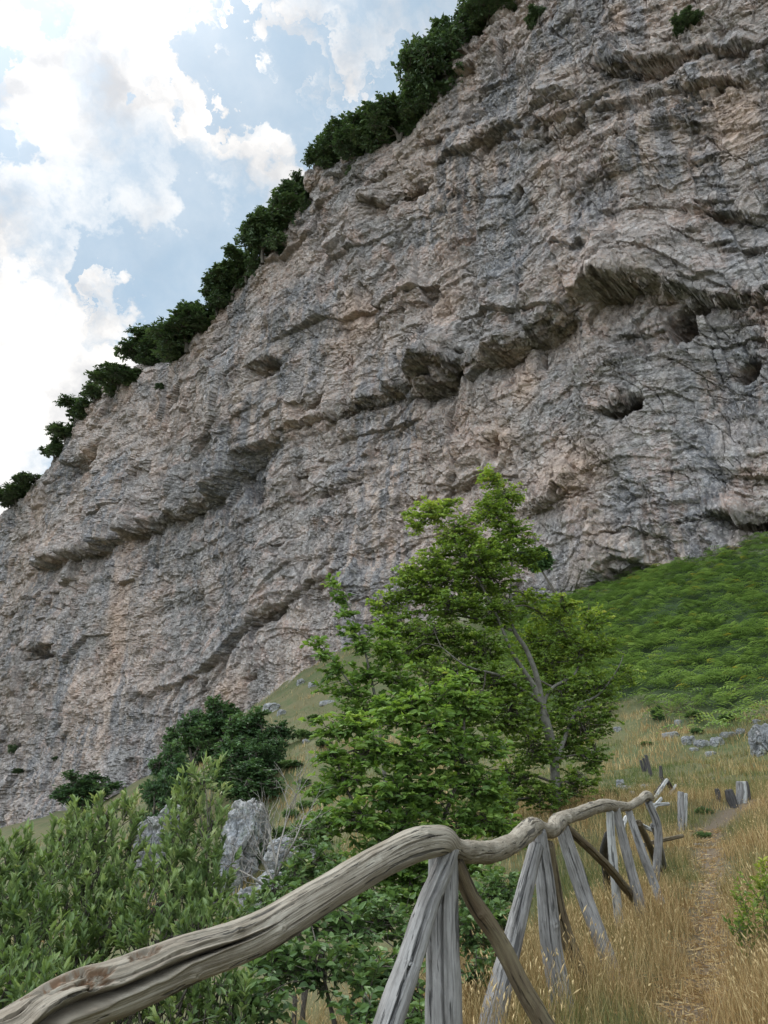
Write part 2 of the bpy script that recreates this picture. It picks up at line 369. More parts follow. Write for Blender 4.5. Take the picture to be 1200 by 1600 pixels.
def path_d(X, Y):
    d = np.full(X.shape, 1e9)
    for a in PATH: d = np.minimum(d, (X - a[0]) ** 2 + (Y - a[1]) ** 2)
    return np.sqrt(d)
PATH = []
def tz(X, Y, fine=True):
    X = np.asarray(X, float); Y = np.asarray(Y, float); sh = X.shape; x = X.ravel(); y = Y.ravel()
    z = np.zeros(len(x))
    for s in range(0, len(x), 20000):
        a = x[s:s + 20000]; b = y[s:s + 20000]
        z[s:s + 20000] = _phi((a[:, None] - CP[None, :, 0]) ** 2 + (b[:, None] - CP[None, :, 1]) ** 2) @ _W[:_n] + _W[_n] + a * _W[_n + 1] + b * _W[_n + 2]
    if fine:
        dist = np.hypot(x, y)
        z = z + fbm(x / 3.1, y / 3.1, 3, 5) * np.clip(dist / 60, .05, .8) + fbm(x / .7, y / .7, 2, 9) * .05
        pd = path_d(x, y); z = z - .06 * np.exp(-(pd / .3) ** 2)
    return z.reshape(sh)
def _gh(px, py, ys):
    d = ray(px, py); P = np.array([0, 0, EYE]) + d[None] * (ys / d[1])[:, None]; g = P[:, 2] - tz(P[:, 0], P[:, 1], False); k = np.flatnonzero(g < 0)
    return P[k[0] if len(k) else -1, :2]
_ys = np.linspace(2.5, 40, 1500)
_pp = [_gh(x_, y_, _ys) for (x_, y_) in ((1085,1590),(1098,1530),(1104,1470),(1108,1410),(1112,1360),(1110,1325),(1113,1300),(1124,1278),(1145,1262),(1185,1252),(1260,1240))]
PATH = spline([(_pp[0][0] * .55, -1.0), (_pp[0][0] * .82, _pp[0][1] * .5)] + [tuple(q) for q in _pp], 90)
def build_ground():
    a = np.linspace(-1, 1, 560); s = np.sinh(a * 6.3) / math.sinh(6.3) * 900
    X, Y = np.meshgrid(s + 2, s + 6); Z = tz(X, Y)
    # stay under the cliff face and behind it
    pd = path_d(X, Y)
    U = (X - 50) * CE[0] + (Y - 50) * CE[1]
    ferny = fern_mask(X, Y)
    scree = np.exp(-((X * CN[0] + Y * CN[1] + 70.71) / 2.2) ** 2) * (fbm(X / 3, Y / 3, 3, 31) > .02)
    V = np.stack([X, Y, Z], -1).reshape(-1, 3)
    m, t, p = mat('meadow_soil'); P = t.new('ShaderNodeTexCoord').outputs['Object']
    n = t.noise(P, .25, 6, .65, .5); n2 = t.noise(P, 3.5, 7, .7); n3 = t.noise(P, 22, 5, .7)
    c = t.mix(t.ramp(n, [(.40, 0.), (.60, 1.)]), (.050, .070, .020), (.095, .085, .035))
    c = t.mix(t.ramp(n2, [(.45, 0.), (.68, .7)]), c, (.12, .10, .048)); c = t.mix(t.ramp(n3, [(.5, 0.), (.7, .6)]), c, (.07, .065, .035))
    dust = t.mix(n3, (.10, .072, .050), (.21, .155, .110)); c = t.mix(t.attr('path'), c, dust)
    c = t.mix(t.attr('fern'), c, (.035, .055, .020))
    c = t.mix(t.attr('scree'), c, (.30, .26, .22))
    t.inp(p.inputs['Base Color'], c); t.inp(p.inputs['Normal'], t.bump(t.math('ADD', n2, t.math('MULTIPLY', n3, .3)), .8, .08))
    o = np_obj('ground', V, [grid_faces(560, 560)], m, smooth=True,
        attrs={'path': np.exp(-((pd + .10 * fbm(X / .5, Y / .5, 3, 17)) / .24) ** 3) * .9, 'fern': ferny, 'scree': scree})
    tag(o, kind='structure')
def fern_mask(X, Y):
    """the bracken slope under the right half of the wall"""
    dist_c = (100 - (X + Y)) / math.sqrt(2)                 # metres in front of the wall
    lim = 34.0 + 5.0 * fbm(X / 9, Y / 9, 3, 41) + 3 * fbm(X / 2, Y / 2, 2, 42) - 12 * sstep(13, -6, X)
    a = sstep(lim + 4, lim - 4, dist_c)
    az = X / np.maximum(Y, 1); a = a * sstep(.10, .20, az + .04 * fbm(X / 6, Y / 6, 2, 43)) * (dist_c > -2) * (Y > 10)
    return a
build_ground()
# ------------------------------------------------------------------ the wall
def build_cliff():
    nc, nr, ncap = 1320, 1000, 30
    D0 = 70.71
    ph = np.concatenate([np.linspace(R(-79.5), R(-75.2), 40), np.linspace(R(-75), R(-4), nc), np.linspace(R(-3.8), R(33), 60)])
    u1 = D0 * np.tan(ph); nc = len(u1)
    wv = np.linspace(0, 1, nr)
    b = base_v(u1) - 4; tp = top_v(u1); tn = fbm(u1 / 6, u1 * 0, 4, 77) * 1.6 + fbm(u1 / 1.6, u1 * 0 + 3, 3, 78) * .6
    U = np.broadcast_to(u1[None, :], (nr, nc)).astype(np.float32); V = (b[None, :] + wv[:, None] * (tp - b)[None, :] + wv[:, None] ** 10 * tn).astype(np.float32)
    L1 = uvline([(70,885),(150,865),(200,843),(290,802),(350,765),(385,722),(450,660),(520,642),(560,628),(640,595),(700,580),(740,550),(800,548),(850,525),(900,475),(960,455),(1040,445),(1100,470),(1200,480)])
    dip = np.interp(U, L1[:, 0], L1[:, 1]) * .55; dip -= dip.mean()
    Q = V - dip                                            # height measured along the beds
    wu = U + 1.5 * fbm(U / 20, V / 20, 2, 1); wq = Q + 1.8 * fbm(U / 26, V / 20, 2, 2)
    H = 3.0 * fbm(U / 48, V / 40, 3, 4) + 1.0 * fbm(U / 17, Q / 12, 3, 5)
    rough = .55 + .75 * sstep(-.25, .3, fbm(U / 26, Q / 16, 3, 6))
    rough *= 1 - .55 * sstep(.1, .5, fbm(U / 22, Q / 18, 2, 61))
    def blocks(UU, QQ, VV_, sx, sy, am, sd, wp, shear=.22):
        xx = UU / sx + wp * fbm(UU / sx / 2.2, VV_ / sx / 2.2, 2, sd * 3) + shear * QQ / sy; yy = QQ / sy + wp * fbm(UU / sx / 2, VV_ / sy / 2, 2, sd * 5)
        val, f1, ed = cells(xx, yy, sd); return am * val, ed
    def beds(UU, QQ, VV_, th, am, sd):
        tt = QQ / th + .35 * fbm(UU / (th * 3.5), VV_ / (th * 3), 3, sd); k = np.floor(tt); f = tt - k; f = np.where(f > .88, (1 - f) / .12, f / .88)
        kk = k.astype(np.int64); ra = _rv[_h(kk, kk * 0, sd), 0]
        mod = sstep(-.22, .28, fbm(UU / (th * 3) + k * 7.3, k * 3.1 + VV_ * 0, 2, sd + 40)) * (.25 + ra)
        return am * mod * (np.exp(-np.clip(f, 0, 1) * 2.6) - .35)
    for (sx, sy, am, sd) in ((13, 12, 1.1, 11), (4.4, 12, .95, 16), (4.6, 3.2, .38, 12)):
        H += blocks(wu, wq, V, sx, sy, am, sd, .2)[0] * rough
    for (th, am, sd) in ((13, 1.1, 21), (5.6, .75, 22)): H += beds(wu, wq, V, th, am, sd) * (.5 + .5 * rough)
    # the great ledges and roofs
    def ledge(L, a, La, bb, Lb, fade=6, sd=50, wob=1.0):
        L = uvline(L); lu = L[:, 0]; lv = np.interp(U, lu, L[:, 1]) + wob * (1.7 * fbm(U / 6, U * 0 + sd, 3, sd))
        e = sstep(lu[0] - fade * .3, lu[0] + fade, U) * sstep(lu[-1] + fade * .3, lu[-1] - fade, U)
        e = e * (.30 + 1.15 * np.clip(.5 + 1.5 * fbm(U / 7, U * 0 + 5 + sd, 3, sd + 2), 0, 1))
        s = V - lv
        s = s + .5 * fbm(U / 1.8, V / .9, 3, sd + 5)
        k = sstep(-.09 * (a + bb), .02 * (a + bb), s)
        up = np.exp(-np.clip(s, 0, None) / La); dn = np.exp(np.clip(s, None, 0) / Lb)
        return e * .85 * (a * up * k - bb * dn * (1 - k))
    H += ledge([(60,888),(110,872),(150,866),(200,843),(290,802),(350,768),(385,725),(420,690)], 5.5, 11, 2.6, 6, 8, 51)
    H += ledge([(380,725),(450,662),(520,643),(560,628),(640,595),(700,582),(745,560)], 2.6, 7, 2.0, 4, 4, 52)
    H += ledge([(640,612),(700,590),(740,556),(800,552),(850,530),(900,478),(960,455),(1040,445),(1085,470)], 4.0, 7, 3.0, 4, 5, 53)
    H += ledge([(1010,470),(1080,452),(1150,470),(1230,480)], 2.0, 4, 1.6, 3, 3, 54)
    H += ledge([(570,320),(610,318),(655,288),(680,262)], 2.2, 4, 1.8, 3, 3, 55)
    H += ledge([(660,250),(720,238),(790,205),(860,170),(905,150)], 1.6, 4, 1.2, 3, 3, 56)
    H += ledge([(930,112),(1000,118),(1040,112),(1100,95),(1200,80)], 2.8, 5, 2.0, 3, 3, 57, .6)
    H += ledge([(840,200),(900,186),(980,170),(1100,150),(1200,145)], 1.2, 3, .9, 2, 4, 58)
    H += ledge([(790,215),(860,212),(905,200)], 1.3, 3, 1.0, 2, 2, 59)
    H += ledge([(200,1092),(290,1062),(340,1040),(385,985),(450,945),(500,905),(560,880)], 1.4, 5, 1.3, 3, 5, 60)
    H += ledge([(395,978),(415,970),(445,948)], 1.8, 2, 2.0, 3, 1.5, 61, .3)
    H += ledge([(40,1012),(75,1018),(100,1010)], 2.6, 6, 2.4, 3, 5, 62, .5)
    H += ledge([(95,722),(130,728),(150,715),(175,690)], 2.4, 6, 2.0, 4, 5, 63, .6)
    H += ledge([(1100,800),(1160,805),(1230,800)], 1.5, 2.5, 1.8, 1.5, 2, 64, .4)
    H += ledge([(870,770),(960,765),(1020,772)], .6, 3, .5, 2, 3, 65)
    H += ledge([(860,835),(930,840),(1010,835),(1080,850)], .7, 2, .5, 1, 3, 66)
    H += ledge([(405,580),(430,585),(455,560)], 2.4, 4, 1.5, 3, 2, 67, .4)
    H += ledge([(475,300),(520,285),(560,255)], 1.2, 3, 1, 3, 3, 68)
    H += ledge([(1120,340),(1200,338)], .9, 3, .6, 2, 2, 69); H += ledge([(1125,395),(1200,385)], .9, 3, .6, 2, 2, 70)
    H += ledge([(870,395),(910,398),(940,385)], 1.0, 3, .6, 2, 2, 71)
    H += ledge([(930,895),(955,910),(985,885),(1010,868)], 1.2, 2.2, .9, 1.5, 1.2, 72, .3)
    def pit(px, py, rx, ry, dep, rot=0, hard=.45, seed=0):
        u0, v0 = cuv(px, py); ux, vx = cuv(px + rx, py); uy, vy = cuv(px, py - ry)
        ru = abs(ux - u0) + .01; rv = abs(vy - v0) + .01
        du = (U - u0) / ru; dv = (V - v0) / rv; c, s = math.cos(rot), math.sin(rot); a = du * c + dv * s; bq = -du * s + dv * c
        r = np.sqrt(a * a + bq * bq) + .35 * fbm(U / ru / .9, V / rv / .9, 3, 80 + seed)
        return -dep * 1.5 * sstep(1.15, hard, r)
    for k, q in enumerate([(1062,505,26,34,5.5,.2),(1088,478,14,14,3.5,0),(975,640,34,20,4.5,.35),(1162,572,26,22,3.5,.3),(1172,815,42,14,2.6,.1),
              (395,770,14,24,6,-.3),(605,491,11,5,3,0),(530,648,14,9,3.5,.2),(488,632,22,9,3.2,.3),(430,583,18,12,3.5,0),(70,1022,26,10,4,0),
              (730,560,14,6,2.5,.4),(688,588,26,6,2.8,0),(322,1070,7,12,4,0),(312,1085,5,8,3,0),(18,1165,9,9,3,0),(845,560,6,24,1.8,0),(424,962,20,12,2.2,.5),
              (130,735,26,14,3,.3),(25,960,10,8,2.5,0),(1000,105,36,9,2.4,0),(640,300,32,8,2,.35),(770,700,14,26,1.5,.5),(500,770,16,10,1.8,.3),(405,1062,10,7,1.5,0),
              (880,205,12,5,1.5,0),(850,220,10,4,1.5,0),(948,908,16,6,1.5,.4),(560,760,8,5,1,0),(240,880,9,7,2.2,0),(345,560,12,6,2.5,0),(330,440,8,20,2.5,0)]):
        H += pit(*q, seed=k)
    # huge bulge in the middle over the roof
    def bulge(px, py, ru, rv, a):
        u0, v0 = cuv(px, py); return a * np.exp(-((U - u0) / ru) ** 2 - ((V - v0) / rv) ** 2)
    H += bulge(830, 450, 9, 8, 2.2) + bulge(1000, 700, 8, 10, 1.2) + bulge(940, 870, 3.5, 3, 1.2) + bulge(330, 650, 20, 14, 2.5) - bulge(1100, 600, 5, 9, 2.2)
    # round the crest back, merge the foot
    H -= 5.0 * sstep(.92, 1.0, np.broadcast_to(wv[:, None], H.shape)) ** 2 
    # spread the rows evenly along the real surface, so that roofs and ledges are as finely cut as the open face
    ds = np.sqrt(np.diff(V, axis=0) ** 2 + (.8 * np.diff(H, axis=0)) ** 2); S = np.vstack([np.zeros((1, nc)), np.cumsum(ds, 0)]); nr2 = 1150
    W2 = np.empty((nr2, nc)); q_ = np.linspace(0, 1, nr2)
    for c in range(nc): W2[:, c] = np.interp(q_ * S[-1, c], S[:, c], wv)
    k = 22; pad_ = np.hstack([np.repeat(W2[:, :1], k + 1, 1), W2, np.repeat(W2[:, -1:], k, 1)]); cs = np.cumsum(pad_, 1); W2 = (cs[:, 2 * k + 1:] - cs[:, :-2 * k - 1]) / (2 * k + 1)
    V2 = np.empty((nr2, nc)); H2 = np.empty((nr2, nc)); R2 = np.empty((nr2, nc))
    for c in range(nc):
        V2[:, c] = np.interp(W2[:, c], wv, V[:, c]); H2[:, c] = np.interp(W2[:, c], wv, H[:, c]); R2[:, c] = np.interp(W2[:, c], wv, rough[:, c])
    def sm(A, k=4):
        for _ in range(2):
            c_ = np.cumsum(np.vstack([np.repeat(A[:1], k + 1, 0), A, np.repeat(A[-1:], k, 0)]), 0); A = (c_[2 * k + 1:] - c_[:-2 * k - 1]) / (2 * k + 1)
        return A
    tv = np.gradient(V2, axis=0); th_ = np.gradient(H2, axis=0); ln = np.sqrt(tv ** 2 + th_ ** 2) + 1e-9; tv = sm(tv / ln); th_ = sm(th_ / ln)
    U = np.broadcast_to(u1[None, :], (nr2, nc)).astype(np.float32); V = V2.astype(np.float32); R2 = R2.astype(np.float32); nr = nr2
    dd = np.interp(U, L1[:, 0], L1[:, 1]) * .55; dd -= dd.mean(); Qs = (V + .95 * H2 - dd).astype(np.float32); U0 = U; U = (U + .35 * H2).astype(np.float32)
    d = np.zeros_like(V)
    slab = .12 + .9 * sstep(.0, .34, fbm(U / 10, V / 7, 3, 62))             # clean slabs between broken zones
    for (sx, sy, am, sd) in ((2.0, 1.4, .26, 13), (1.05, .75, .14, 14), (.52, .42, .07, 15)):
        vl, ed = blocks(U, Qs, V, sx, sy, am, sd, .12); d += vl * R2 * slab
        d -= am * .35 * (1 - sstep(0, .15 / sx + .02, ed)) * sstep(-.05, .3, fbm(U / 9, V / 9, 2, sd * 7))
    d += beds(U, Qs, V, 2.3, .34, 23) * slab + beds(U, Qs, V, 1.0, .14, 24) * slab
    # plates: sheets of rock broken off along ragged edges
    wob = .5 * fbm(U / 2.2, Qs / 1.6, 3, 63)
    for (sx, sy, am, sd, th0) in ((9, 3.6, .55, 71, .0), (3.4, 1.3, .20, 72, .1), (2.6, 7, .38, 75, .05), (1.4, .6, .17, 73, .0), (.7, .33, .09, 74, .05)):
        pl = perlin(U / sx + .35 * Qs / sy + wob / sx, Qs / sy + wob, sd) - th0; d += am * sstep(-.035, .035, pl) * (.4 + .6 * slab)
        d += .25 * am * np.exp(-(pl / .12) ** 2) * (pl > 0)
    # long thin cracks and vertical joints cutting the slabs
    for (sx, sy, sd, sh) in ((5.5, 14, 36, .5), (9, 4.5, 37, -.35), (3.2, 2.2, 38, .6)):
        vl, ed = blocks(U, Qs, V, sx, sy, 1, sd, .3, sh); d -= .40 * (1 - sstep(.0, .09 / sx + .008, ed)) * sstep(-.1, .2, fbm(U / 7, V / 7, 2, sd + 3))
    # solution pockets
    vl, f1, ed = cells(U / 1.9, Qs / 1.3, 45); d -= .8 * sstep(.16, .08, f1) * (_rv[np.abs((vl * 997).astype(int)) & 4095, 0] > .45) * sstep(-.05, .25, fbm(U / 11, V / 9, 2, 46))
    # drip-flutes
    d += .30 * ridged(U0 / 1.5, V / 13, 3, 31) * sstep(.12, .4, fbm(U / 19, V / 13, 3, 32)) + .12 * ridged(U0 / .6, V / 5, 2, 33) * sstep(.05, .35, fbm(U / 12, V / 9, 2, 34))
    d += .17 * fbm(U / 1.1, Qs / .8, 4, 35, .68) * (.35 + .7 * slab); U = U0
    H = H2 + d * tv; V = V - d * th_
    X = 50 + CE[0] * U + CN[0] * H; Y = 50 + CE[1] * U + CN[1] * H; Z = V
    # gentle slab leaning back above the rim
    cx, cy, cz = [], [], []
    for k in range(1, ncap + 1):
        f = (k / ncap) ** 1.6 * 60
        uu = U[-1]; n = fbm(uu / 5, uu * 0 + f / 3, 3, 91) * min(1.5, f * .3)
        cx.append(X[-1] - CN[0] * f); cy.append(Y[-1] - CN[1] * f); cz.append(Z[-1] + f * .02 + n - .0035 * f * f)
    X = np.vstack([X, cx]); Y = np.vstack([Y, cy]); Z = np.vstack([Z, cz])
    # stains: where water seeps from ledges; ochre patches
    wet = .18 + sstep(.0, .25, fbm(U / 20, V / 30, 3, 95) + .05) * .75
    def spot(px, py, rx, ry):
        u0, v0 = cuv(px, py); ux, _ = cuv(px + rx, py); _, vy = cuv(px, py - ry)
        return np.exp(-(((U - u0) / abs(ux - u0)) ** 2 + ((V - v0) / abs(vy - v0)) ** 2) ** 1.5)
    for q in [(1110,130,80,80),(795,300,14,50),(850,140,120,50),(660,350,30,50),(500,480,22,70),(440,610,18,70),(350,870,20,60),(240,870,50,40),(560,900,50,90),(610,770,40,60),(60,1200,80,90),(100,1040,50,60)]:
        wet = np.maximum(wet, 1.0 * spot(*q))
    och = sstep(.22, .5, fbm(U / 9, V / 14, 3, 97)) * .35
    for q in [(185,980,14,110),(820,600,22,40),(780,690,30,25),(900,740,60,50),(700,480,35,25),(980,50,20,26),(350,1150,40,40),(340,470,20,60),(1150,190,50,60),(560,500,30,40),(370,1090,30,40)]:
        och = np.maximum(och, .75 * spot(*q))
    pad = np.zeros((ncap, nc)); wet = np.vstack([wet, pad]); och = np.vstack([och, pad])
    VV = np.stack([X, Y, Z], -1).reshape(-1, 3)
    o = np_obj('cliff', VV, [grid_faces(nr + ncap, nc)[:, ::-1]], M_CLIFF, attrs={'wet': wet, 'ochre': och}, smooth=False)
    tag(o, 'towering grey and pinkish limestone cliff wall with ledges, roofs and caves, rising above the meadow', 'cliff')
    return X, Y, Z
def _soft(x): return np.clip(x + .5, 0, 1)
CX, CY, CZ = build_cliff()
# ------------------------------------------------------------------ logs
def log_mesh(name, P, rad, material, parent, seed, ns=200, na=64, cracks=(), lump=.10, knots=(), rots=(), px=True, ends=(1, 1), twist=.3, fib=.0008):
    """P: rows (px,py,Y) control points of the centre line, rad: radius in metres at each"""
    rs = np.random.default_rng(seed)
    Q = np.array([(*(pt(*p) if px else np.array(p)), r) for p, r in zip(P, rad)])
    S = spline(Q, ns); C = S[:, :3]; r = S[:, 3]
    T, N, B = frames(C)
    N = np.array([0, 0, EYE]) - C; N -= T * (N * T).sum(1)[:, None]; N /= np.linalg.norm(N, axis=1)[:, None]   # angle 0 faces the path walker
    B = np.cross(T, N); flip = B[:, 2].mean() < 0 if abs(T[:, 2]).mean() < .7 else False
    if flip: B = -B
    L = np.concatenate([[0], np.cumsum(np.linalg.norm(np.diff(C, axis=0), axis=1))])
    th = np.linspace(0, 2 * np.pi, na, endpoint=False)
    TH, LL = np.meshgrid(th, L); RR = r[:, None] * np.ones_like(TH); r0 = r.mean()
    o = seed * 3.3
    cx = np.cos(TH + twist * LL) * 1.0; cy = np.sin(TH + twist * LL)
    d = lump * RR * (fbm(LL / (5 * r0) + o, cx * .8 + o, 3, 201) + fbm(cy * .8 + o, LL / (5 * r0) - o, 3, 203))
    d += lump * .35 * RR * (fbm(LL / (1.4 * r0) + o, cx * 2 + cy * .7, 3, 205) + fbm(LL / (1.4 * r0) + o, cy * 2 - cx * .7, 3, 206))
    d += fib * (ridged(LL * 1.1 + o, cx * 9 + o, 3, 211) + ridged(LL * 1.1 - o, cy * 9 + o, 3, 213))
    rot = np.zeros_like(d)
    for (f0, f1, a0, a1, wid, dep) in cracks:          # along fraction, angle, half width (m), depth (m)
        f = LL / L[-1]; e = sstep(f0 - .02, f0 + .06, f) * sstep(f1 + .02, f1 - .10, f)
        ac = a0 + (a1 - a0) * (f - f0) / max(f1 - f0, .01) + .10 * fbm(LL * 4 + o, LL * 0 + a0, 3, 221)
        ac = np.where(ac > 1.8, ac - 3.2, ac)
        da = np.abs((TH - ac + np.pi) % (2 * np.pi) - np.pi) * RR
        wl = wid * np.clip((f1 - f) / max(f1 - f0, .01) * 1.5, .25, 1.2) * (1 + .5 * fbm(LL * 9, LL * 0 + a1, 2, 223)) * e + 1e-5
        d -= dep * e * sstep(1.0, .75, da / wl); d += .12 * dep * e * np.exp(-((da / wl - 1.3) / .4) ** 2)
    for (fk, ak, sz, hh) in knots:
        ak = ak - 3.1 if ak > 1.8 else ak
        da = ((TH - ak + np.pi) % (2 * np.pi) - np.pi) * RR; dl = LL - fk * L[-1]
        rr = np.hypot(da, dl) / sz; d += hh * (np.exp(-rr ** 2) - .75 * np.exp(-(rr / .35) ** 2))
    for (fk, ak, sl, sa, dep) in rots:
        da = ((TH - ak + np.pi) % (2 * np.pi) - np.pi) * RR; dl = LL - fk * L[-1]
        rr = np.sqrt((da / sa) ** 2 + (dl / sl) ** 2) + 1.1 * fbm(LL * 14, TH * 5, 4, 231); m = sstep(1.1, .6, rr)
        rot = np.maximum(rot, sstep(1.3, .75, rr)); d -= dep * m * (1 + .5 * fbm(LL * 60, TH * 8, 3, 233))
    RR = RR + d
    V = C[:, None] + RR[..., None] * (np.cos(TH)[..., None] * N[:, None] + np.sin(TH)[..., None] * B[:, None])
    s_ = LL + seed * 2.17; q_ = TH * r0; w_ = np.full_like(LL, seed * .73) + np.where(np.abs(TH) < .01, 0, 0)
    V = [V.reshape(-1, 3)]; at = [[s_.ravel()], [(np.sin(TH) * r0).ravel()], [(np.cos(TH) * r0 + seed).ravel()], [rot.ravel()]]
    F = [grid_faces(ns, na, True)]; n = ns * na
    for row, sgn, on in ((0, -1, ends[0]), (ns - 1, 1, ends[1])):   # sawn or broken ends: rings closing in with a rough face
        ring = V[0].reshape(ns, na, 3)[row]; prev = np.arange(na) + row * na
        for k, (sc, dz) in enumerate(((.86, .03), (.6, .04), (.3, .02), (.02, .0))):
            rr = C[row] + (ring - C[row]) * sc + sgn * T[row] * r[row] * (dz * 3 + .15 * rs.normal(0, 1, na)[:, None] * on)
            idx = np.arange(na) + n; n += na; V.append(rr)
            for a_, arr in zip(at, (np.full(na, s_[row, 0] + .02 * k), (sc * np.sin(th) * r0), sc * np.cos(th) * r0 + seed, np.zeros(na))): a_.append(arr)
            q = np.stack([prev, np.roll(prev, -1), np.roll(idx, -1), idx], -1)
            F.append(q if sgn > 0 else q[:, ::-1]); prev = idx
    F = np.vstack(F)
    if flip: F = F[:, ::-1]
    return np_obj(name, np.vstack(V), [F], material, parent, smooth=True,
                  attrs=dict(s=np.concatenate(at[0]), q=np.concatenate(at[1]), w=np.concatenate(at[2]), rot=np.concatenate(at[3])))
# the rustic rail fence: everything joined at the joints is one thing
g0 = (0.2, 2.9, float(tz(.2, 2.9)))
fence = empty('rustic_fence', g0, 'weathered log fence with a wavy top rail on splayed legs, running up beside the footpath', 'fence')
def foot(px, py, Y, sink=.15):
    p = pt(px, py, Y); z = float(tz(p[0], p[1])); return p, z
def hit(px, py, y0=9.0, y1=140.0):
    """where the photo's line of sight meets the terrain beyond y0"""
    ys = np.geomspace(y0, y1, 260); d = ray(px, py); P = np.array([0, 0, EYE]) + d[None] * (ys / d[1])[:, None]
    g = P[:, 2] - tz(P[:, 0], P[:, 1]); k = np.flatnonzero(g < 0)
    if not len(k): return P[-1]
    return P[max(k[0], 0)]
def leg(P, rad, m, seed, extend=True, **kw):
    """a leg by photo points; its last point is carried down into the soil"""
    if P[-1][1] < 1590:                # the foot goes where the photo shows it meet the soil
        Yh = hit(P[-1][0], P[-1][1] + 6, 3.0)[1]; dY = float(np.clip(Yh - P[-1][2], -.3, 1.0 if kw.get('name') == 'brace' else .12)); nP = len(P) - 1
        P = [(a_, b_, c_ + dY * k_ / nP) for k_, (a_, b_, c_) in enumerate(P)]
    W = [pt(*p) for p in P]
    d = W[-1] - W[-2]; d /= np.linalg.norm(d); k = 0; q = W[-1].copy()
    while q[2] > float(tz(q[0], q[1])) - .12 and k < 60: q = q + d * .04; k += 1
    if k: W.append(q); rad = list(rad) + [rad[-1] * 1.02]
    return log_mesh(kw.pop('name', 'leg'), W, rad, m, fence, seed, px=False, **kw)
log_mesh('rail', [(-190,1700,1.45),(0,1637,1.78),(100,1574,1.92),(200,1539,2.05),(300,1497,2.2),(400,1460,2.36),(500,1402,2.52),(600,1343,2.72),(650,1320,2.82),(690,1313,2.9),(712,1324,2.95)],
         [.064,.062,.060,.058,.055,.052,.050,.049,.051,.047,.028], M_RAIL, fence, 1, ns=900, na=256, lump=.07,
         cracks=[(.0,.60,-.30,.05,.018,.058),(.0,.35,.1,.2,.003,.012),(.30,.80,.35,.55,.003,.014),(.55,.97,-.5,-.2,.003,.012),(.62,.9,.3,.6,.003,.012),(.1,.45,.75,.9,.004,.014),(.8,.99,.0,.35,.004,.016),(.4,.7,1.0,.8,.003,.01),(.62,.93,.9,.7,.003,.01)],
         knots=[(.57,-.35,.014,.010),(.42,-.8,.016,.008),(.78,.2,.03,.008),(.50,.5,.012,.007),(.9,.6,.03,.010)],
         rots=[(.36,1.05,.05,.022,.014),(.28,.65,.045,.03,.014),(.25,1.1,.06,.03,.016)], fib=.0014)
log_mesh('rail', [(704,1318,2.97),(722,1329,3.1),(745,1332,3.4),(772,1330,3.8),(800,1318,4.3),(818,1304,4.7),(832,1292,5.0),(842,1290,5.15)],
         [.028,.038,.042,.046,.048,.055,.056,.028], M_RAIL, fence, 2, ns=420, na=128, lump=.09, cracks=[(.05,.5,3.0,3.2,.003,.01),(.5,.95,2.5,2.6,.004,.014),(.8,.98,3.4,3.2,.004,.02)],
         knots=[(.78,2.6,.03,.014),(.85,3.6,.03,.012)])
log_mesh('rail', [(838,1286,5.2),(850,1296,5.4),(864,1297,5.7),(872,1285,6.0),(880,1279,6.25),(900,1273,6.7),(927,1263,7.3),(947,1258,7.8),(963,1260,8.2),(983,1260,8.7)],
         [.030,.042,.050,.060,.050,.050,.055,.055,.052,.040], M_RAIL, fence, 3, ns=420, na=96, lump=.12, cracks=[(.35,.9,3.2,3.4,.005,.018)], knots=[(.3,2.5,.04,.02)])
log_mesh('rail', [(980,1261,8.7),(987,1258,8.85),(1000,1250,9.2),(1010,1244,9.5),(1016,1247,9.6)], [.035,.040,.042,.055,.045], M_RAIL, fence, 4, ns=160, na=64, lump=.16)
K = dict(ns=320, na=110, lump=.07)
leg([(704,1326,2.93),(690,1362,2.92),(667,1417,2.86),(637,1510,2.76),(606,1600,2.66)], [.032,.036,.037,.039,.041], M_GREY, 11, cracks=[(.0,.62,3.0,3.2,.0055,.022),(.5,.9,3.7,3.5,.003,.01)], knots=[(.38,4.3,.02,.016),(.52,2.0,.022,.016)], **K)
leg([(692,1325,3.0),(692,1380,3.0),(692,1480,3.0),(694,1600,3.0)], [.052,.053,.054,.058], M_GREY, 12, cracks=[(.0,.9,3.2,3.3,.005,.020),(.2,.8,4.0,4.0,.003,.01)], knots=[(.6,3.7,.02,.014)], **K)
leg([(712,1345,3.05),(738,1405,3.15),(780,1470,3.25),(815,1540,3.3),(850,1600,3.35)], [.026,.030,.031,.033,.035], M_BROWN, 13, cracks=[(.5,.98,3.2,3.4,.004,.014)], knots=[(.15,3.3,.012,.008)], **K)
leg([(838,1322,5.1),(823,1380,5.0),(806,1450,4.9),(785,1530,4.8),(768,1600,4.7)], [.042,.048,.052,.060,.066], M_GREY, 14, cracks=[(.1,.9,3.4,3.2,.004,.014)], knots=[(.5,3.0,.04,.012)], **K)
leg([(842,1300,5.25),(852,1380,5.25),(862,1480,5.25),(878,1572,5.2)], [.046,.056,.062,.070], M_GREY, 15, cracks=[(.05,.8,3.2,3.1,.006,.025)], knots=[(.45,2.4,.025,.012)], **K)
leg([(856,1320,5.5),(864,1370,5.6),(878,1440,5.7),(906,1520,5.8)], [.040,.042,.045,.050], M_BROWN, 16, cracks=[(.1,.9,3.2,3.1,.006,.02)], **K)
leg([(876,1288,6.3),(895,1345,6.35),(915,1405,6.35),(936,1462,6.3)], [.050,.058,.058,.058], M_GREY, 17, cracks=[(.1,.6,3.2,3.1,.004,.014)], **K)
K = dict(ns=140, na=48, lump=.09)
leg([(886,1294,6.4),(925,1330,6.6),(955,1360,6.8),(975,1385,7.0)], [.032,.034,.036,.038], M_BROWN, 18, name='brace', cracks=[(.1,.9,3.2,3.1,.005,.012)], **K)
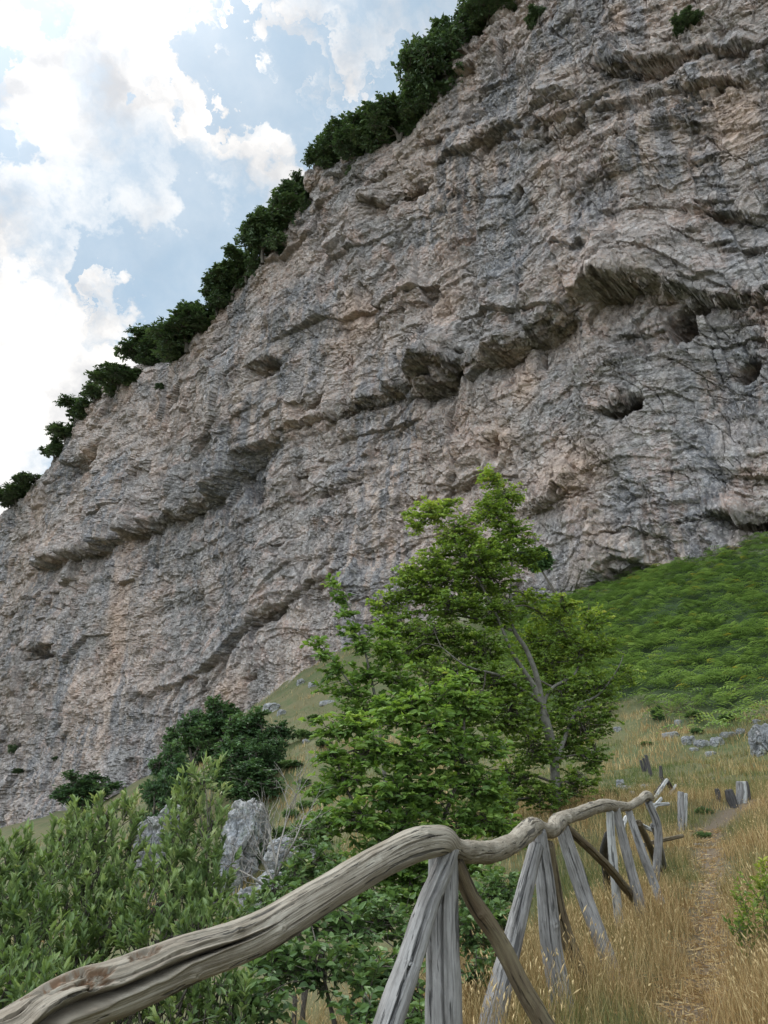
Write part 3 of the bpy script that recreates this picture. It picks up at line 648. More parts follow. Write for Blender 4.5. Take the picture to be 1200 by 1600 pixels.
leg([(953,1268,7.9),(956,1320,7.9),(962,1385,7.9)], [.034,.038,.040], M_PALE, 19, cracks=[(.1,.8,3.1,3.2,.004,.012)], **K)
leg([(962,1264,8.1),(976,1320,8.1),(996,1398,8.1)], [.040,.044,.050], M_GREY, 20, cracks=[(.1,.8,3.1,3.2,.004,.012)], **K)
leg([(982,1266,8.7),(1003,1330,8.6),(1020,1375,8.6),(1033,1414,8.5)], [.036,.042,.042,.042], M_GREY, 21, cracks=[(.1,.8,3.1,3.2,.004,.012)], **K)
leg([(998,1286,8.9),(1010,1310,9.0),(1022,1340,9.1)], [.034,.036,.038], M_BROWN, 22, name='brace', **K)
leg([(1013,1254,9.5),(1026,1285,9.5),(1029,1315,9.5),(1026,1352,9.5)], [.040,.044,.044,.042], M_GREY, 23, cracks=[(.1,.8,3.1,3.2,.004,.012)], **K)
leg([(1020,1290,9.8),(1032,1325,9.9),(1036,1345,9.9)], [.030,.032,.034], M_GREY, 24, name='brace', **K)
leg([(950,1305,8.4),(944,1330,8.4),(946,1350,8.4)], [.040,.045,.045], M_CHAR, 25, name='brace', **K)
# ------------------------------------------------------------------ loose posts up the path
def free_logs(name, logs, label, cat, group=None, sink=True):
    """one thing; logs = [(points, radii, material, seed, partname)]"""
    if sink:                       # stand the thing on the ground where its foot is seen
        e_ = logs[0][0][-1]; kf = hit(e_[0], e_[1], 9)[1] / e_[2]; logs = [([(x_, y_, q_ * kf) for x_, y_, q_ in P_], [r_ * kf ** .5 for r_ in R_], m_, s_, n_) for P_, R_, m_, s_, n_ in logs]
    P0 = pt(*logs[0][0][-1]); z = float(tz(P0[0], P0[1]))
    single = len(logs) == 1
    root = None if single else empty(name, (P0[0], P0[1], z), label, cat, group)
    for (P, rad, m, sd, pn) in logs:
        W = [pt(*p) for p in P]; rad = list(rad)
        if sink:
            d = W[-1] - W[-2]; d /= np.linalg.norm(d); q = W[-1].copy(); k = 0
            while q[2] > float(tz(q[0], q[1])) - .12 and k < 40: q = q + d * .05; k += 1
            if k: W.append(q); rad.append(rad[-1])
        o = log_mesh(name if single else pn, W, rad, m, root, sd, ns=70, na=30, lump=.14, px=False, cracks=[(.05,.9,3.2,3.3,.012,.02)], fib=.004)
        if single: tag(o, label, cat, group)
free_logs('fence_post', [([(1064,1238,13),(1064,1268,13),(1065,1298,13)], [.045,.052,.055], M_GREY, 31, 'stake')], 'thick squared grey fence stump standing beside the trail, nearest of the loose posts', 'post', 'loose posts along the path')
free_logs('fence_post', [([(1072,1240,13.2),(1071,1270,13.2),(1070,1296,13.2)], [.022,.026,.028], M_PALE, 32, 'stake')], 'narrow pale stake pressed against the thick grey stump by the trail', 'post', 'loose posts along the path')
free_logs('fence_post', [([(1120,1233,20),(1122,1243,20),(1123,1254,20)], [.04,.05,.05], M_CHAR, 33, 'stake')], 'short black burnt stub left of the path bend, beside the split stumps', 'post', 'loose posts along the path')
free_logs('fence_post', [([(1138,1235,18),(1142,1248,18),(1147,1262,18)], [.08,.09,.09], M_CHAR, 34, 'stake'), ([(1145,1244,18.2),(1149,1254,18.2),(1151,1262,18.2)], [.05,.05,.05], M_GREY, 35, 'stake')], 'low broken dark grey stump pair beside the tall white and black post', 'post', 'loose posts along the path')
free_logs('fence_post', [([(1155,1222,18),(1156,1240,18),(1153,1258,18)], [.06,.07,.07], M_GREY, 36, 'stake'), ([(1161,1222,18),(1163,1240,18),(1161,1264,18)], [.05,.055,.06], M_PALE, 37, 'stake'), ([(1164,1222,18.3),(1167,1240,18.3),(1168,1262,18.3)], [.06,.065,.07], M_CHAR, 38, 'stake')], 'tall split post, part bleached white and part charred, right of the path', 'post', 'loose posts along the path')
free_logs('burnt_stake', [([(1001,1188,26),(1003,1196,26),(1006,1206,26)], [.035,.04,.045], M_CHAR, 39, 'stake')], 'black charred stake on the far meadow, left one of a close row of three', 'stake', 'burnt stakes on the meadow')
free_logs('burnt_stake', [([(1005,1185,26),(1008,1195,26),(1010,1206,26)], [.035,.04,.045], M_CHAR, 40, 'stake')], 'black charred stake on the far meadow, middle one of a close row of three', 'stake', 'burnt stakes on the meadow')
free_logs('burnt_stake', [([(1009,1180,25),(1013,1195,25),(1018,1214,25)], [.04,.05,.06], M_CHAR, 41, 'stake')], 'longest leaning charred stake, right one of a close row of three', 'stake', 'burnt stakes on the meadow')
free_logs('burnt_stake', [([(1032,1197,23),(1033,1210,23),(1035,1224,23)], [.04,.05,.06], M_CHAR, 42, 'stake')], 'thin upright charred stake above the collapsed pale pole', 'stake', 'burnt stakes on the meadow')
free_logs('broken_fence', [([(1042,1219,14),(1032,1234,13.5),(1020,1254,13)], [.032,.034,.036], M_PALE, 43, 'pole'), ([(1040,1219,14),(1030,1232,13.8)], [.03,.03], M_CHAR, 44, 'pole'),
    ([(1043,1221,14),(1048,1230,14.2),(1055,1239,14.4)], [.04,.04,.045], M_CHAR, 45, 'pole'), ([(1056,1227,14.3),(1048,1238,14.1)], [.022,.025], M_PALE, 46, 'pole')], 'collapsed fence trestle of a pale pole leaning against blackened wood', 'fence')
for k, (P, m, lb) in enumerate([([(1000,1322,10.5),(1030,1314,11),(1066,1306,11.5)], M_BROWN, 'long brown pole lying on the grass by the thick stump'), ([(1020,1258,12),(1044,1256,12.4)], M_PALE, 'short bleached stick lying level in the grass behind the last leg'),
        ([(1022,1262,12),(1033,1248,12.4)], M_PALE, 'thin bleached stick propped up behind the end of the rail'), ([(993,1284,10.5),(1004,1290,10.7),(1018,1297,10.8)], M_PALE, 'fallen grey pole seen between the last fence legs'), ([(972,1297,10),(978,1277,10.4)], M_PALE, 'upright pale broken stick behind the fence legs')]):
    free_logs('fallen_pole', [(P, [.022] * len(P), m, 50 + k, 'pole')], lb, 'pole', 'fallen poles by the fence', sink=False)
# ------------------------------------------------------------------ grass, as geometry
def blades(name, xyz, hgt, wid, lean, rnd, dry, seg=3, heads=None, bendk=1.0):
    n = len(xyz); a = rng.random(n) * 2 * np.pi; dirv = np.stack([np.cos(a), np.sin(a), np.zeros(n)], 1)
    f = rng.random(n) * 2 * np.pi; side = np.stack([np.cos(f), np.sin(f), np.zeros(n)], 1)
    V = np.zeros((n, 2 * seg + 1, 3), np.float32)
    for k in range(seg + 1):
        t = k / seg; c = xyz + np.array([0, 0, 1.0]) * (hgt * (t - .25 * lean * t * t * bendk))[:, None] + dirv * (hgt * lean * t ** 1.8)[:, None]
        if k < seg:
            wd = (wid * (1 - t * .75))[:, None] * side * .5; V[:, 2 * k] = c - wd; V[:, 2 * k + 1] = c + wd
        else: V[:, 2 * seg] = c
    base = (np.arange(n) * (2 * seg + 1))[:, None]
    Fq = np.concatenate([base + np.array([[2 * k, 2 * k + 1, 2 * k + 3, 2 * k + 2]]) for k in range(seg - 1)])
    Ft = base + np.array([[2 * seg - 2, 2 * seg - 1, 2 * seg]])
    R_ = np.repeat(rnd, 2 * seg + 1); Dr = np.repeat(dry, 2 * seg + 1)
    V = V.reshape(-1, 3); F = [Fq, Ft]
    if heads is not None and heads.any():                     # seed heads: small spindle at the tip
        tip = V.reshape(n, -1, 3)[heads, -1]; m = len(tip); up = tip - V.reshape(n, -1, 3)[heads, -2]; up /= np.linalg.norm(up, axis=1)[:, None] + 1e-6
        hl = (rng.random(m) * .035 + .014) * (hgt[heads] / .55); hw = hl * .11; fat = rng.random(m) < .10; hw = np.where(fat, .006, hw); hl = np.where(fat, .020, hl)
        s1 = np.cross(up, [1, 0, 0]); s1 /= np.linalg.norm(s1, axis=1)[:, None] + 1e-6; s2 = np.cross(up, s1)
        H = np.stack([tip - up * hl[:, None] * .3, tip + s1 * hw[:, None] + up * hl[:, None] * .25, tip + s2 * hw[:, None] + up * hl[:, None] * .35,
                      tip - s1 * hw[:, None] + up * hl[:, None] * .3, tip - s2 * hw[:, None] + up * hl[:, None] * .2, tip + up * hl[:, None]], 1)
        o = len(V) + (np.arange(m) * 6)[:, None]
        for tri in ((0,2,1),(0,3,2),(0,4,3),(0,1,4),(5,1,2),(5,2,3),(5,3,4),(5,4,1)): F.append(o + np.array([tri]))
        V = np.vstack([V, H.reshape(-1, 3)]); R_ = np.concatenate([R_, np.repeat(np.clip(.75 + .3 * rng.random(m), 0, 1), 6)]); Dr = np.concatenate([Dr, np.ones(m * 6)])
    tri = np.vstack([x for x in F if x.shape[1] == 3]); quad = [x for x in F if x.shape[1] == 4]
    o = np_obj(name, V, quad + [tri], M_GRASS, attrs={'rnd': R_, 'dry': Dr})
    return o
def scatter(n, amin, amax, ymin, ymax, pw=.5):
    """n ground points by bearing (degrees) and distance, thinning with distance"""
    az = R(amin) + (R(amax) - R(amin)) * rng.random(n); t = rng.random(n)
    r = (ymin ** pw + (ymax ** pw - ymin ** pw) * t) ** (1 / pw)
    return np.sin(az) * r, np.cos(az) * r
def meadow(name, n, amin, amax, r0, r1, h, wd, pw, seg, drybias, label, headp=.3, keep=None, patch=0):
    X, Y = scatter(n, amin, amax, r0, r1, pw)
    # tussocks
    X += .06 * np.sin(Y * 23 + X * 17) ; pd = path_d(X, Y)
    dens = .5 + .9 * fbm(X / .5, Y / .5, 2, 301) + .3 * fbm(X / 2, Y / 2, 2, 302)
    pd = pd + .16 * fbm(X / .45, Y / .45, 2, 303); k = (rng.random(n) < dens + .25) & ((pd > .13) | (rng.random(n) < .40)) & (fern_mask(X, Y) < .45 + .4 * rng.random(n))
    if keep is not None: k &= keep(X, Y)
    X, Y, pd = X[k], Y[k], pd[k]; n = len(X); Z = tz(X, Y)
    dry = np.clip(drybias + 1.3 * fbm(X / 2.3, Y / 3.5, 3, 311) + .25 * rng.normal(0, 1, n) + patch * fbm(X / 9, Y / 9, 4, 312), 0, 1)
    # the verge right of the path and the fence foot are greener
    hh = h * (.45 + .75 * rng.random(n)) * (1 + .5 * fbm(X / 1.2, Y / 1.2, 2, 313)) * np.clip(.30 + (pd - .10) * 1.7, .22, 1) * (.6 + .4 * dry)
    o = blades(name, np.stack([X, Y, Z - .02], 1), hh, wd * (.6 + .8 * rng.random(n)), np.clip(.18 + .28 * rng.random(n) ** 1.5 + .5 * (rng.random(n) < .06), 0, .95), rng.random(n), dry, seg,
               heads=(rng.random(n) < headp) & (dry > .45) & (hh > h * .45))
    tag(o, label, 'grass', kind='stuff'); return o
right_of = lambda X, Y: X > np.interp(Y, [0, 1.7, 2.9, 5.4, 9.3, 13, 40], [-1.5, -1.0, -.2, .5, 2.2, 3.0, 3.0]) - .3 - 1.6 * rng.random(X.shape) ** 2
meadow('dry_grass', 95000, -18, 34, 2.0, 8.5, .46, .0042, .9, 4, .84, 'golden dry grass with pale seed heads growing along the fence and footpath', .33, right_of)
meadow('dry_grass', 90000, 4, 33, 8, 22, .34, .008, .6, 3, .50, 'dry and green grass of the meadow further up the path', .3, lambda X, Y: right_of(X, Y))
meadow('meadow_grass', 90000, -4, 33, 20, 60, .34, .022, .6, 2, .28, 'mixed green and straw coloured grass on the slope under the bracken', .1, None, 1.6)
meadow('meadow_grass', 60000, -24, 6, 26, 118, .50, .042, .6, 2, .26, 'short grass on the open ridge below the cliff', .0, lambda X, Y: fbm(X / 3, Y / 3, 3, 399) > -.16, 2.4)
meadow('dry_grass', 70000, -32, 8, 2.0, 12, .52, .0045, .9, 4, .62, 'tall dry grass among the brambles on the outer side of the fence', .4, lambda X, Y: ~right_of(X - .25, Y) & (fbm(X / 1.1, Y / 1.1, 2, 391) > -.4))
# straw trodden down on the path
n = 5500; t = rng.random(n); i = (t ** 1.6 * 60).astype(int); X = PATH[i, 0] + rng.normal(0, .2, n); Y = PATH[i, 1] + rng.random(n) * .3
L = .025 + .09 * rng.random(n); a = rng.random(n) * 7; V = np.zeros((n, 4, 3)); e = np.stack([np.cos(a), np.sin(a)], 1); s = np.stack([-np.sin(a), np.cos(a)], 1) * .0022
for j, (l, w_) in enumerate(((-1, -1), (1, -1), (1, 1), (-1, 1))):
    V[:, j, 0] = X + e[:, 0] * L * l * .5 + s[:, 0] * w_; V[:, j, 1] = Y + e[:, 1] * L * l * .5 + s[:, 1] * w_
    V[:, j, 2] = tz(V[:, j, 0], V[:, j, 1]) + .012 + .02 * rng.random(n) * (l > 0)
tag(np_obj('straw_litter', V.reshape(-1, 3), [np.arange(n * 4).reshape(n, 4)], M_GRASS, attrs={'rnd': np.repeat(rng.random(n), 4), 'dry': np.ones(n * 4)}), 'broken straw trodden flat on the bare footpath', 'straw', kind='stuff')
# ------------------------------------------------------------------ bracken
def bracken():
    n = 75000; Y = 8 + rng.random(n) ** .75 * 84; X = -8 + rng.random(n) * 66
    fm = fern_mask(X, Y); k = (rng.random(n) < fm * (.75 + .5 * fbm(X / 2.5, Y / 2.5, 2, 351))) & (X / Y < .72) & (X + Y < 101)
    X, Y = X[k], Y[k]; n = len(X); Z = tz(X, Y)
    Ln = .75 + .55 * rng.random(n); a = rng.random(n) * 2 * np.pi; d = np.stack([np.cos(a), np.sin(a)], 1); s = np.stack([-d[:, 1], d[:, 0]], 1)
    hgt = .35 + .45 * rng.random(n) + .5 * fbm(X / 3, Y / 3, 2, 353)
    NP = 7; V = []; F = []; per = NP * 4 + 0; Vv = np.zeros((n, NP * 2, 4, 3), np.float32)
    for q in range(NP):                       # pinnae pairs, longest near the base
        t = (q + .6) / (NP + .2); cx = t; z = hgt + Ln * (.85 * t - 1.05 * t * t)
        pl = Ln * .36 * (1 - t) ** .8 + .03; wd = Ln * .052
        for g, sg in ((0, 1), (1, -1)):
            b0 = np.stack([X + d[:, 0] * Ln * t, Y + d[:, 1] * Ln * t, Z + z], 1)
            D3 = np.stack([d[:, 0], d[:, 1], 0 * X], 1); S3 = np.stack([s[:, 0] * sg, s[:, 1] * sg, 0 * X - .25], 1)
            m_ = Vv[:, q * 2 + g]
            m_[:, 0] = b0 - D3 * wd[:, None] * .5; m_[:, 1] = b0 + D3 * wd[:, None] * .8
            m_[:, 2] = b0 + S3 * pl[:, None] * .6 + D3 * (wd * 1.6)[:, None]; m_[:, 3] = b0 + S3 * pl[:, None] + D3 * (pl * .25)[:, None]
    V = Vv.reshape(-1, 3); nf = len(V) // 4; F = np.arange(nf * 4).reshape(nf, 4)[:, [0, 1, 2, 3]]
    rnd = np.clip(.45 + .22 * rng.normal(0, 1, n) + .35 * fbm(X / 6, Y / 6, 3, 355) , 0, .97); rnd = np.where(rng.random(n) < .004, 1.0, rnd)
    tag(np_obj('bracken', V, [F], M_FERN, attrs={'rnd': np.repeat(rnd, NP * 8)}), 'dense green bracken fern covering the slope beneath the cliff', 'bracken', kind='stuff')
bracken()
# ------------------------------------------------------------------ foliage
def unit(v): return v / (np.linalg.norm(v, axis=-1, keepdims=True) + 1e-9)
def leaves(pos, axis, nrm, L, W, rnd, detail=2, fold=.25, curl=.15):
    """leaf blades: rows of pos/axis/normal; detail 2 = eight-point leaf, 1 = four-point"""
    axis = unit(axis); sd_ = unit(np.cross(axis, nrm)); nn = np.cross(sd_, axis); L = L[:, None]; W = W[:, None]
    if detail == 2:
        P = [pos, pos + axis * L * .33 + sd_ * W * .46 + nn * W * fold, pos + axis * L * .36, pos + axis * L * .33 - sd_ * W * .46 + nn * W * fold,
             pos + axis * L * .70 + sd_ * W * .36 + nn * (W * fold * .8 - L * curl * .4), pos + axis * L * .70 - nn * L * curl * .5, pos + axis * L * .70 - sd_ * W * .36 + nn * (W * fold * .8 - L * curl * .4),
             pos + axis * L - nn * L * curl]
        V = np.stack(P, 1); m = len(pos); o = np.arange(m)[:, None] * 8
        F4 = np.concatenate([o + [[2, 1, 4, 5]], o + [[3, 2, 5, 6]]]); F3 = np.concatenate([o + [[0, 1, 2]], o + [[0, 2, 3]], o + [[5, 4, 7]], o + [[5, 7, 6]]])
        return V.reshape(-1, 3), [F4, F3], np.repeat(rnd, 8)
    V = np.stack([pos, pos + axis * L * .5 + sd_ * W * .5 + nn * W * fold, pos + axis * L - nn * L * curl, pos + axis * L * .5 - sd_ * W * .5 + nn * W * fold], 1)
    m = len(pos); o = np.arange(m)[:, None] * 4
    return V.reshape(-1, 3), [np.concatenate([o + [[0, 1, 2]], o + [[0, 2, 3]]])], np.repeat(rnd, 4)
def plant(name, base, clumps, trunks, lmat, label, cat, group=None, seed=0, leafL=.07, leafW=.04, per=14, tw_den=60, twig_len=.5, bark=None, twr=.004,
          detail=2, trunk_name='trunk', limb_r=.025, whorl=False, flat=.55, droop=.15, root_loc=None, limb_side=6, origin=None, updir=.25, bright=0.0, limbs=True, trunk_mat=None):
    """clumps: (centre xyz, radii xyz, weight[, tint]); trunks: list of (pts xyz, radii)"""
    rs = np.random.default_rng(seed + 100); bark = bark or M_TWIG
    root = empty(name, base, label, cat, group)
    tb = Tubes(); tp = []
    for (P, r) in trunks:
        S = spline(np.array([(*p, q) for p, q in zip(P, r)]), max(8, len(P) * 6)); jit = np.cumsum(rs.normal(0, 1, (len(S), 3)), 0) * r[-1] * .12
        S[:, :3] += jit; tb.add(S[:, :3], S[:, 3], 10 if r[0] > .05 else 7); tp.append(S)
    TP = np.vstack(tp); br = Tubes(); tws = Tubes(); LP, LA, LN, LR = [], [], [], []
    cz0 = min(c[0][2] for c in clumps)
    for c in clumps:
        cen = np.array(c[0], float); rad = np.array(c[1], float) * np.ones(3); wt = c[2]; tint = c[3] if len(c) > 3 else 0.0
        # a limb from the trunk, lower than the clump, to its middle
        cost = np.linalg.norm(TP[:, :3] - cen, axis=1) + 1.2 * np.clip(TP[:, 2] - cen[2] + .15 * rad[2], 0, None)
        a = TP[np.argmin(cost)]; mid = (a[:3] + cen) / 2 + np.array([0, 0, .12]) * np.linalg.norm(cen - a[:3]) + rs.normal(0, .06, 3) * rad
        limb = spline(np.array([a[:3], mid, cen, cen + (cen - a[:3]) * .15 + np.array([0, 0, rad[2] * .6])]), 12)
        lr = min(limb_r * (rad.mean() / .5) ** .5, a[3] * .8)
        if limbs: br.add(limb, np.linspace(lr, lr * .25, 12), limb_side)
        vol = rad.prod() ** (1 / 3); nt = max(4, int(tw_den * wt * (vol ** 2)))
        for _ in range(nt):
            u = unit(rs.normal(0, 1, 3)); e = cen + u * rad * (rs.random() ** .28) * (.82 + .36 * rs.random())
            out = unit((e - cen) / rad + np.array([0, 0, updir]) + rs.normal(0, .35, 3)); out[2] = out[2] * (1 - flat) + updir * .5; out = unit(out)
            tl = twig_len * (.6 + .8 * rs.random()); s0 = e - out * tl * .7; k0 = limb[rs.integers(4, 12)]
            tt = np.linspace(0, 1, 5)[:, None]
            path = s0 + out * tl * tt + np.array([0, 0, -droop * tl]) * tt ** 2 + rs.normal(0, .02, (5, 3)) * tl
            if rs.random() < .5 and np.linalg.norm(k0 - s0) < vol * 1.3:
                pth2 = np.vstack([k0, (k0 + s0) / 2 + rs.normal(0, .05, 3) * vol, path]); tws.add(pth2, np.linspace(twr * 2.2, twr * .5, len(pth2)), 3)
            else: tws.add(path, np.linspace(twr * 1.3, twr * .4, 5), 3)
            m = max(3, int(per * (.7 + .6 * rs.random()))); f = np.sort(rs.random(m)) ** (.45 if whorl else .8); 
            pos = np.stack([np.interp(f, tt[:, 0], path[:, j]) for j in range(3)], 1)
            hz = unit(np.cross(out, [0, 0, 1]) + 1e-6); sg = np.where(np.arange(m) % 2, 1, -1)[:, None]
            if whorl:
                ra = rs.random(m) * 2 * np.pi; up2 = np.cross(hz, out)
                ax = out * (.75 + .5 * f[:, None]) + (np.cos(ra)[:, None] * hz + np.sin(ra)[:, None] * up2) * (.9 - .35 * f[:, None]) + np.array([0, 0, .15])
                nr = unit(out + np.array([0, 0, .8]) + rs.normal(0, .3, (m, 3)))
            else:
                ax = out * .75 + hz * sg * .8 + rs.normal(0, .22, (m, 3)) + np.array([0, 0, -.12])
                nr = np.array([0, 0, 1.0]) + rs.normal(0, .62, (m, 3))
            LP.append(pos); LA.append(ax); LN.append(nr)
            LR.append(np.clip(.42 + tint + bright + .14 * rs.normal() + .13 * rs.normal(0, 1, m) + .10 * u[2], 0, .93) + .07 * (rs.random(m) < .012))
    pos = np.vstack(LP); m = len(pos)
    V, F, r = leaves(pos, np.vstack(LA), np.vstack(LN), leafL * (.45 + .85 * rs.random(m)), leafW * (.5 + .8 * rs.random(m)), np.concatenate(LR), detail)
    root['_o'] = [float(x) for x in base]
    tb.build(trunk_name, trunk_mat or bark, root)
    if br.V: br.V += tws.V; br.F += [f + br.n for f in tws.F]; br.build('branches', bark, root)
    else: tws.build('branches', bark, root)
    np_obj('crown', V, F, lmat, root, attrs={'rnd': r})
    del root['_o']; return root, m
def C(px, py, Y, rx, ry=None, rz=None, w_=1.0, tint=0.0):
    """clump seen at a pixel, Y metres ahead; rx, rz in photo pixels turned into metres"""
    k = Y / ray(px, py)[1] / FPX; rx_ = rx * k; return (pt(px, py, Y), (rx_, (ry * k if ry else rx_ * .8), (rz or rx * .8) * k), w_, tint)
NL = 0
def ground_base(px, py, Y): p = pt(px, py, Y); return (p[0], p[1], float(tz(p[0], p[1])) - .03)
# --- the big tree beside the fence
B = ground_base(868, 1262, 16)
tr = lambda L: [pt(*p) for p in L]
t1 = (tr([(868,1275,16),(868,1235,16),(866,1190,16),(860,1150,16),(848,1105,16),(838,1055,16),(822,1015,16),(803,985,16),(797,955,16),(800,900,16),(802,850,16.1),(796,800,16.2),(775,755,16.2)]), [.11,.098,.09,.078,.068,.058,.05,.042,.032,.025,.02,.014,.008])
t2 = (tr([(866,1190,16),(855,1140,15.8),(838,1080,15.7),(820,1050,15.6),(798,1015,15.5),(780,970,15.5),(745,900,15.4),(715,850,15.3),(690,815,15.3)]), [.08,.075,.06,.048,.038,.03,.022,.015,.008])
t3 = (tr([(862,1150,16),(850,1105,16.3),(862,1075,16.5),(895,1055,16.8),(908,1025,17)]), [.045,.04,.034,.026,.012])
t4 = (tr([(855,1120,16),(835,1090,15.4),(812,1075,15),(780,1055,14.6),(730,1040,14.3),(690,1010,14.2)]), [.05,.042,.036,.028,.02,.010])
t5 = (tr([(866,1200,16),(900,1110,16.4),(935,1085,16.6),(962,1050,16.8),(975,1020,16.9)]), [.05,.034,.022,.015,.008])
t6 = (tr([(800,985,16),(760,970,15.8),(700,960,15.6),(640,955,15.6),(600,935,15.6)]), [.035,.028,.02,.014,.007])
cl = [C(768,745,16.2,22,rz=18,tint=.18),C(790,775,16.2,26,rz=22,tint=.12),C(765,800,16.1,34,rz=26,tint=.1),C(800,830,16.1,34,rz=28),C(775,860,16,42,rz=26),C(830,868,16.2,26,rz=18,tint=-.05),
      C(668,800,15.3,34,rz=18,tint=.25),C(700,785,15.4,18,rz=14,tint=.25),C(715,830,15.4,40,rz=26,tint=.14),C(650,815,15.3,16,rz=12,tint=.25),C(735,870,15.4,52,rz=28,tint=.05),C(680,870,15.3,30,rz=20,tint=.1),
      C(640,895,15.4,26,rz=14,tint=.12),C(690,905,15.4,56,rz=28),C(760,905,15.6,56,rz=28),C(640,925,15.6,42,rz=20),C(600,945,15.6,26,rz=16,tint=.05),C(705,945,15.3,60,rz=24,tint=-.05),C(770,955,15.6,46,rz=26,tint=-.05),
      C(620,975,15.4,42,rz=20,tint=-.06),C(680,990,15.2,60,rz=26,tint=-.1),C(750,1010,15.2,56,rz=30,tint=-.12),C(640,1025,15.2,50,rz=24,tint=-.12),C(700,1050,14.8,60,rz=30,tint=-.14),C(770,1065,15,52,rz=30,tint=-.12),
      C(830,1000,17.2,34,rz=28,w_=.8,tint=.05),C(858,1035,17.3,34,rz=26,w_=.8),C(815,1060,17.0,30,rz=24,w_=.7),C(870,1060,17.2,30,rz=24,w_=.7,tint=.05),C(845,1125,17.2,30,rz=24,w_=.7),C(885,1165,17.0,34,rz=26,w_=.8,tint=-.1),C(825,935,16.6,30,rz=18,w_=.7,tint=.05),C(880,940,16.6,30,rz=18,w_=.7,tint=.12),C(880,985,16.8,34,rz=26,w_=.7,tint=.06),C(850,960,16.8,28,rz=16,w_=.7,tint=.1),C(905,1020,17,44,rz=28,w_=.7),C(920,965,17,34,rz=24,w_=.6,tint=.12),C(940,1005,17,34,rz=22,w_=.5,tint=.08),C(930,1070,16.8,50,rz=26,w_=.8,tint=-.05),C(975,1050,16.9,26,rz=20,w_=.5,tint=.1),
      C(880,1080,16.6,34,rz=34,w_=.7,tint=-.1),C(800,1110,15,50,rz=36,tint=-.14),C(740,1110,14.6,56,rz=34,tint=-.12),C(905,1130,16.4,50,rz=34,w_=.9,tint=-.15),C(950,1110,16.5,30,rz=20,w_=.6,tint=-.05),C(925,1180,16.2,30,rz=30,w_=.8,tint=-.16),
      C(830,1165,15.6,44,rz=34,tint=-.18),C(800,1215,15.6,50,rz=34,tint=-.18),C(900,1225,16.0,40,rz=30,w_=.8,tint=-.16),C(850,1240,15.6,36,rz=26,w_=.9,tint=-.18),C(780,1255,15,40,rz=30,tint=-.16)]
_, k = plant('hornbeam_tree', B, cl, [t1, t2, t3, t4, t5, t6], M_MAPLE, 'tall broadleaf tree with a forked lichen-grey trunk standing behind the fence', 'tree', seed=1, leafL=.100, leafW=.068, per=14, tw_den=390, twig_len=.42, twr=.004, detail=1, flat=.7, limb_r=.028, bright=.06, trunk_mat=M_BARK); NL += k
# --- slender sapling on its left
B = ground_base(605, 1330, 11)
tA = (tr([(610,1340,11),(604,1250,11),(597,1172,11),(590,1110,11),(578,1050,11),(566,1000,11),(552,960,11),(535,925,11),(520,898,11)]), [.035,.03,.026,.022,.018,.014,.011,.008,.004])
tB = (tr([(590,1120,11),(560,1085,10.9),(530,1045,10.8),(505,1010,10.8),(488,992,10.8)]), [.018,.014,.010,.007,.004])
cl = [C(522,905,11,10,rz=12,tint=.1),C(531,930,11,13,rz=14,tint=.05),C(541,955,11,13,rz=14),C(552,985,11,16,rz=14,tint=.05),C(590,985,11,22,rz=10,tint=.1),C(495,1000,10.8,13,rz=10,tint=.08),C(508,1020,10.8,16,rz=14,tint=.05),C(528,1045,10.8,20,rz=16),
      C(560,1010,11,20,rz=14),C(600,1020,11,30,rz=16),C(575,1050,11,28,rz=20),C(620,1060,11,34,rz=20),C(548,1075,10.9,28,rz=18,tint=.04),C(510,1070,10.8,14,rz=12,tint=.1),C(600,1100,11,40,rz=24,tint=-.06),C(545,1110,10.8,26,rz=18),C(640,1100,11,36,rz=24,tint=-.06)]
_, k = plant('sapling', B, cl, [tA, tB], M_HORN, 'slender pale-stemmed sapling rising left of the tall forked tree', 'tree', seed=2, leafL=.095, leafW=.055, per=13, tw_den=620, twig_len=.30, twr=.003, detail=2, flat=.5, limb_r=.012, trunk_mat=M_BARK, updir=.35); NL += k
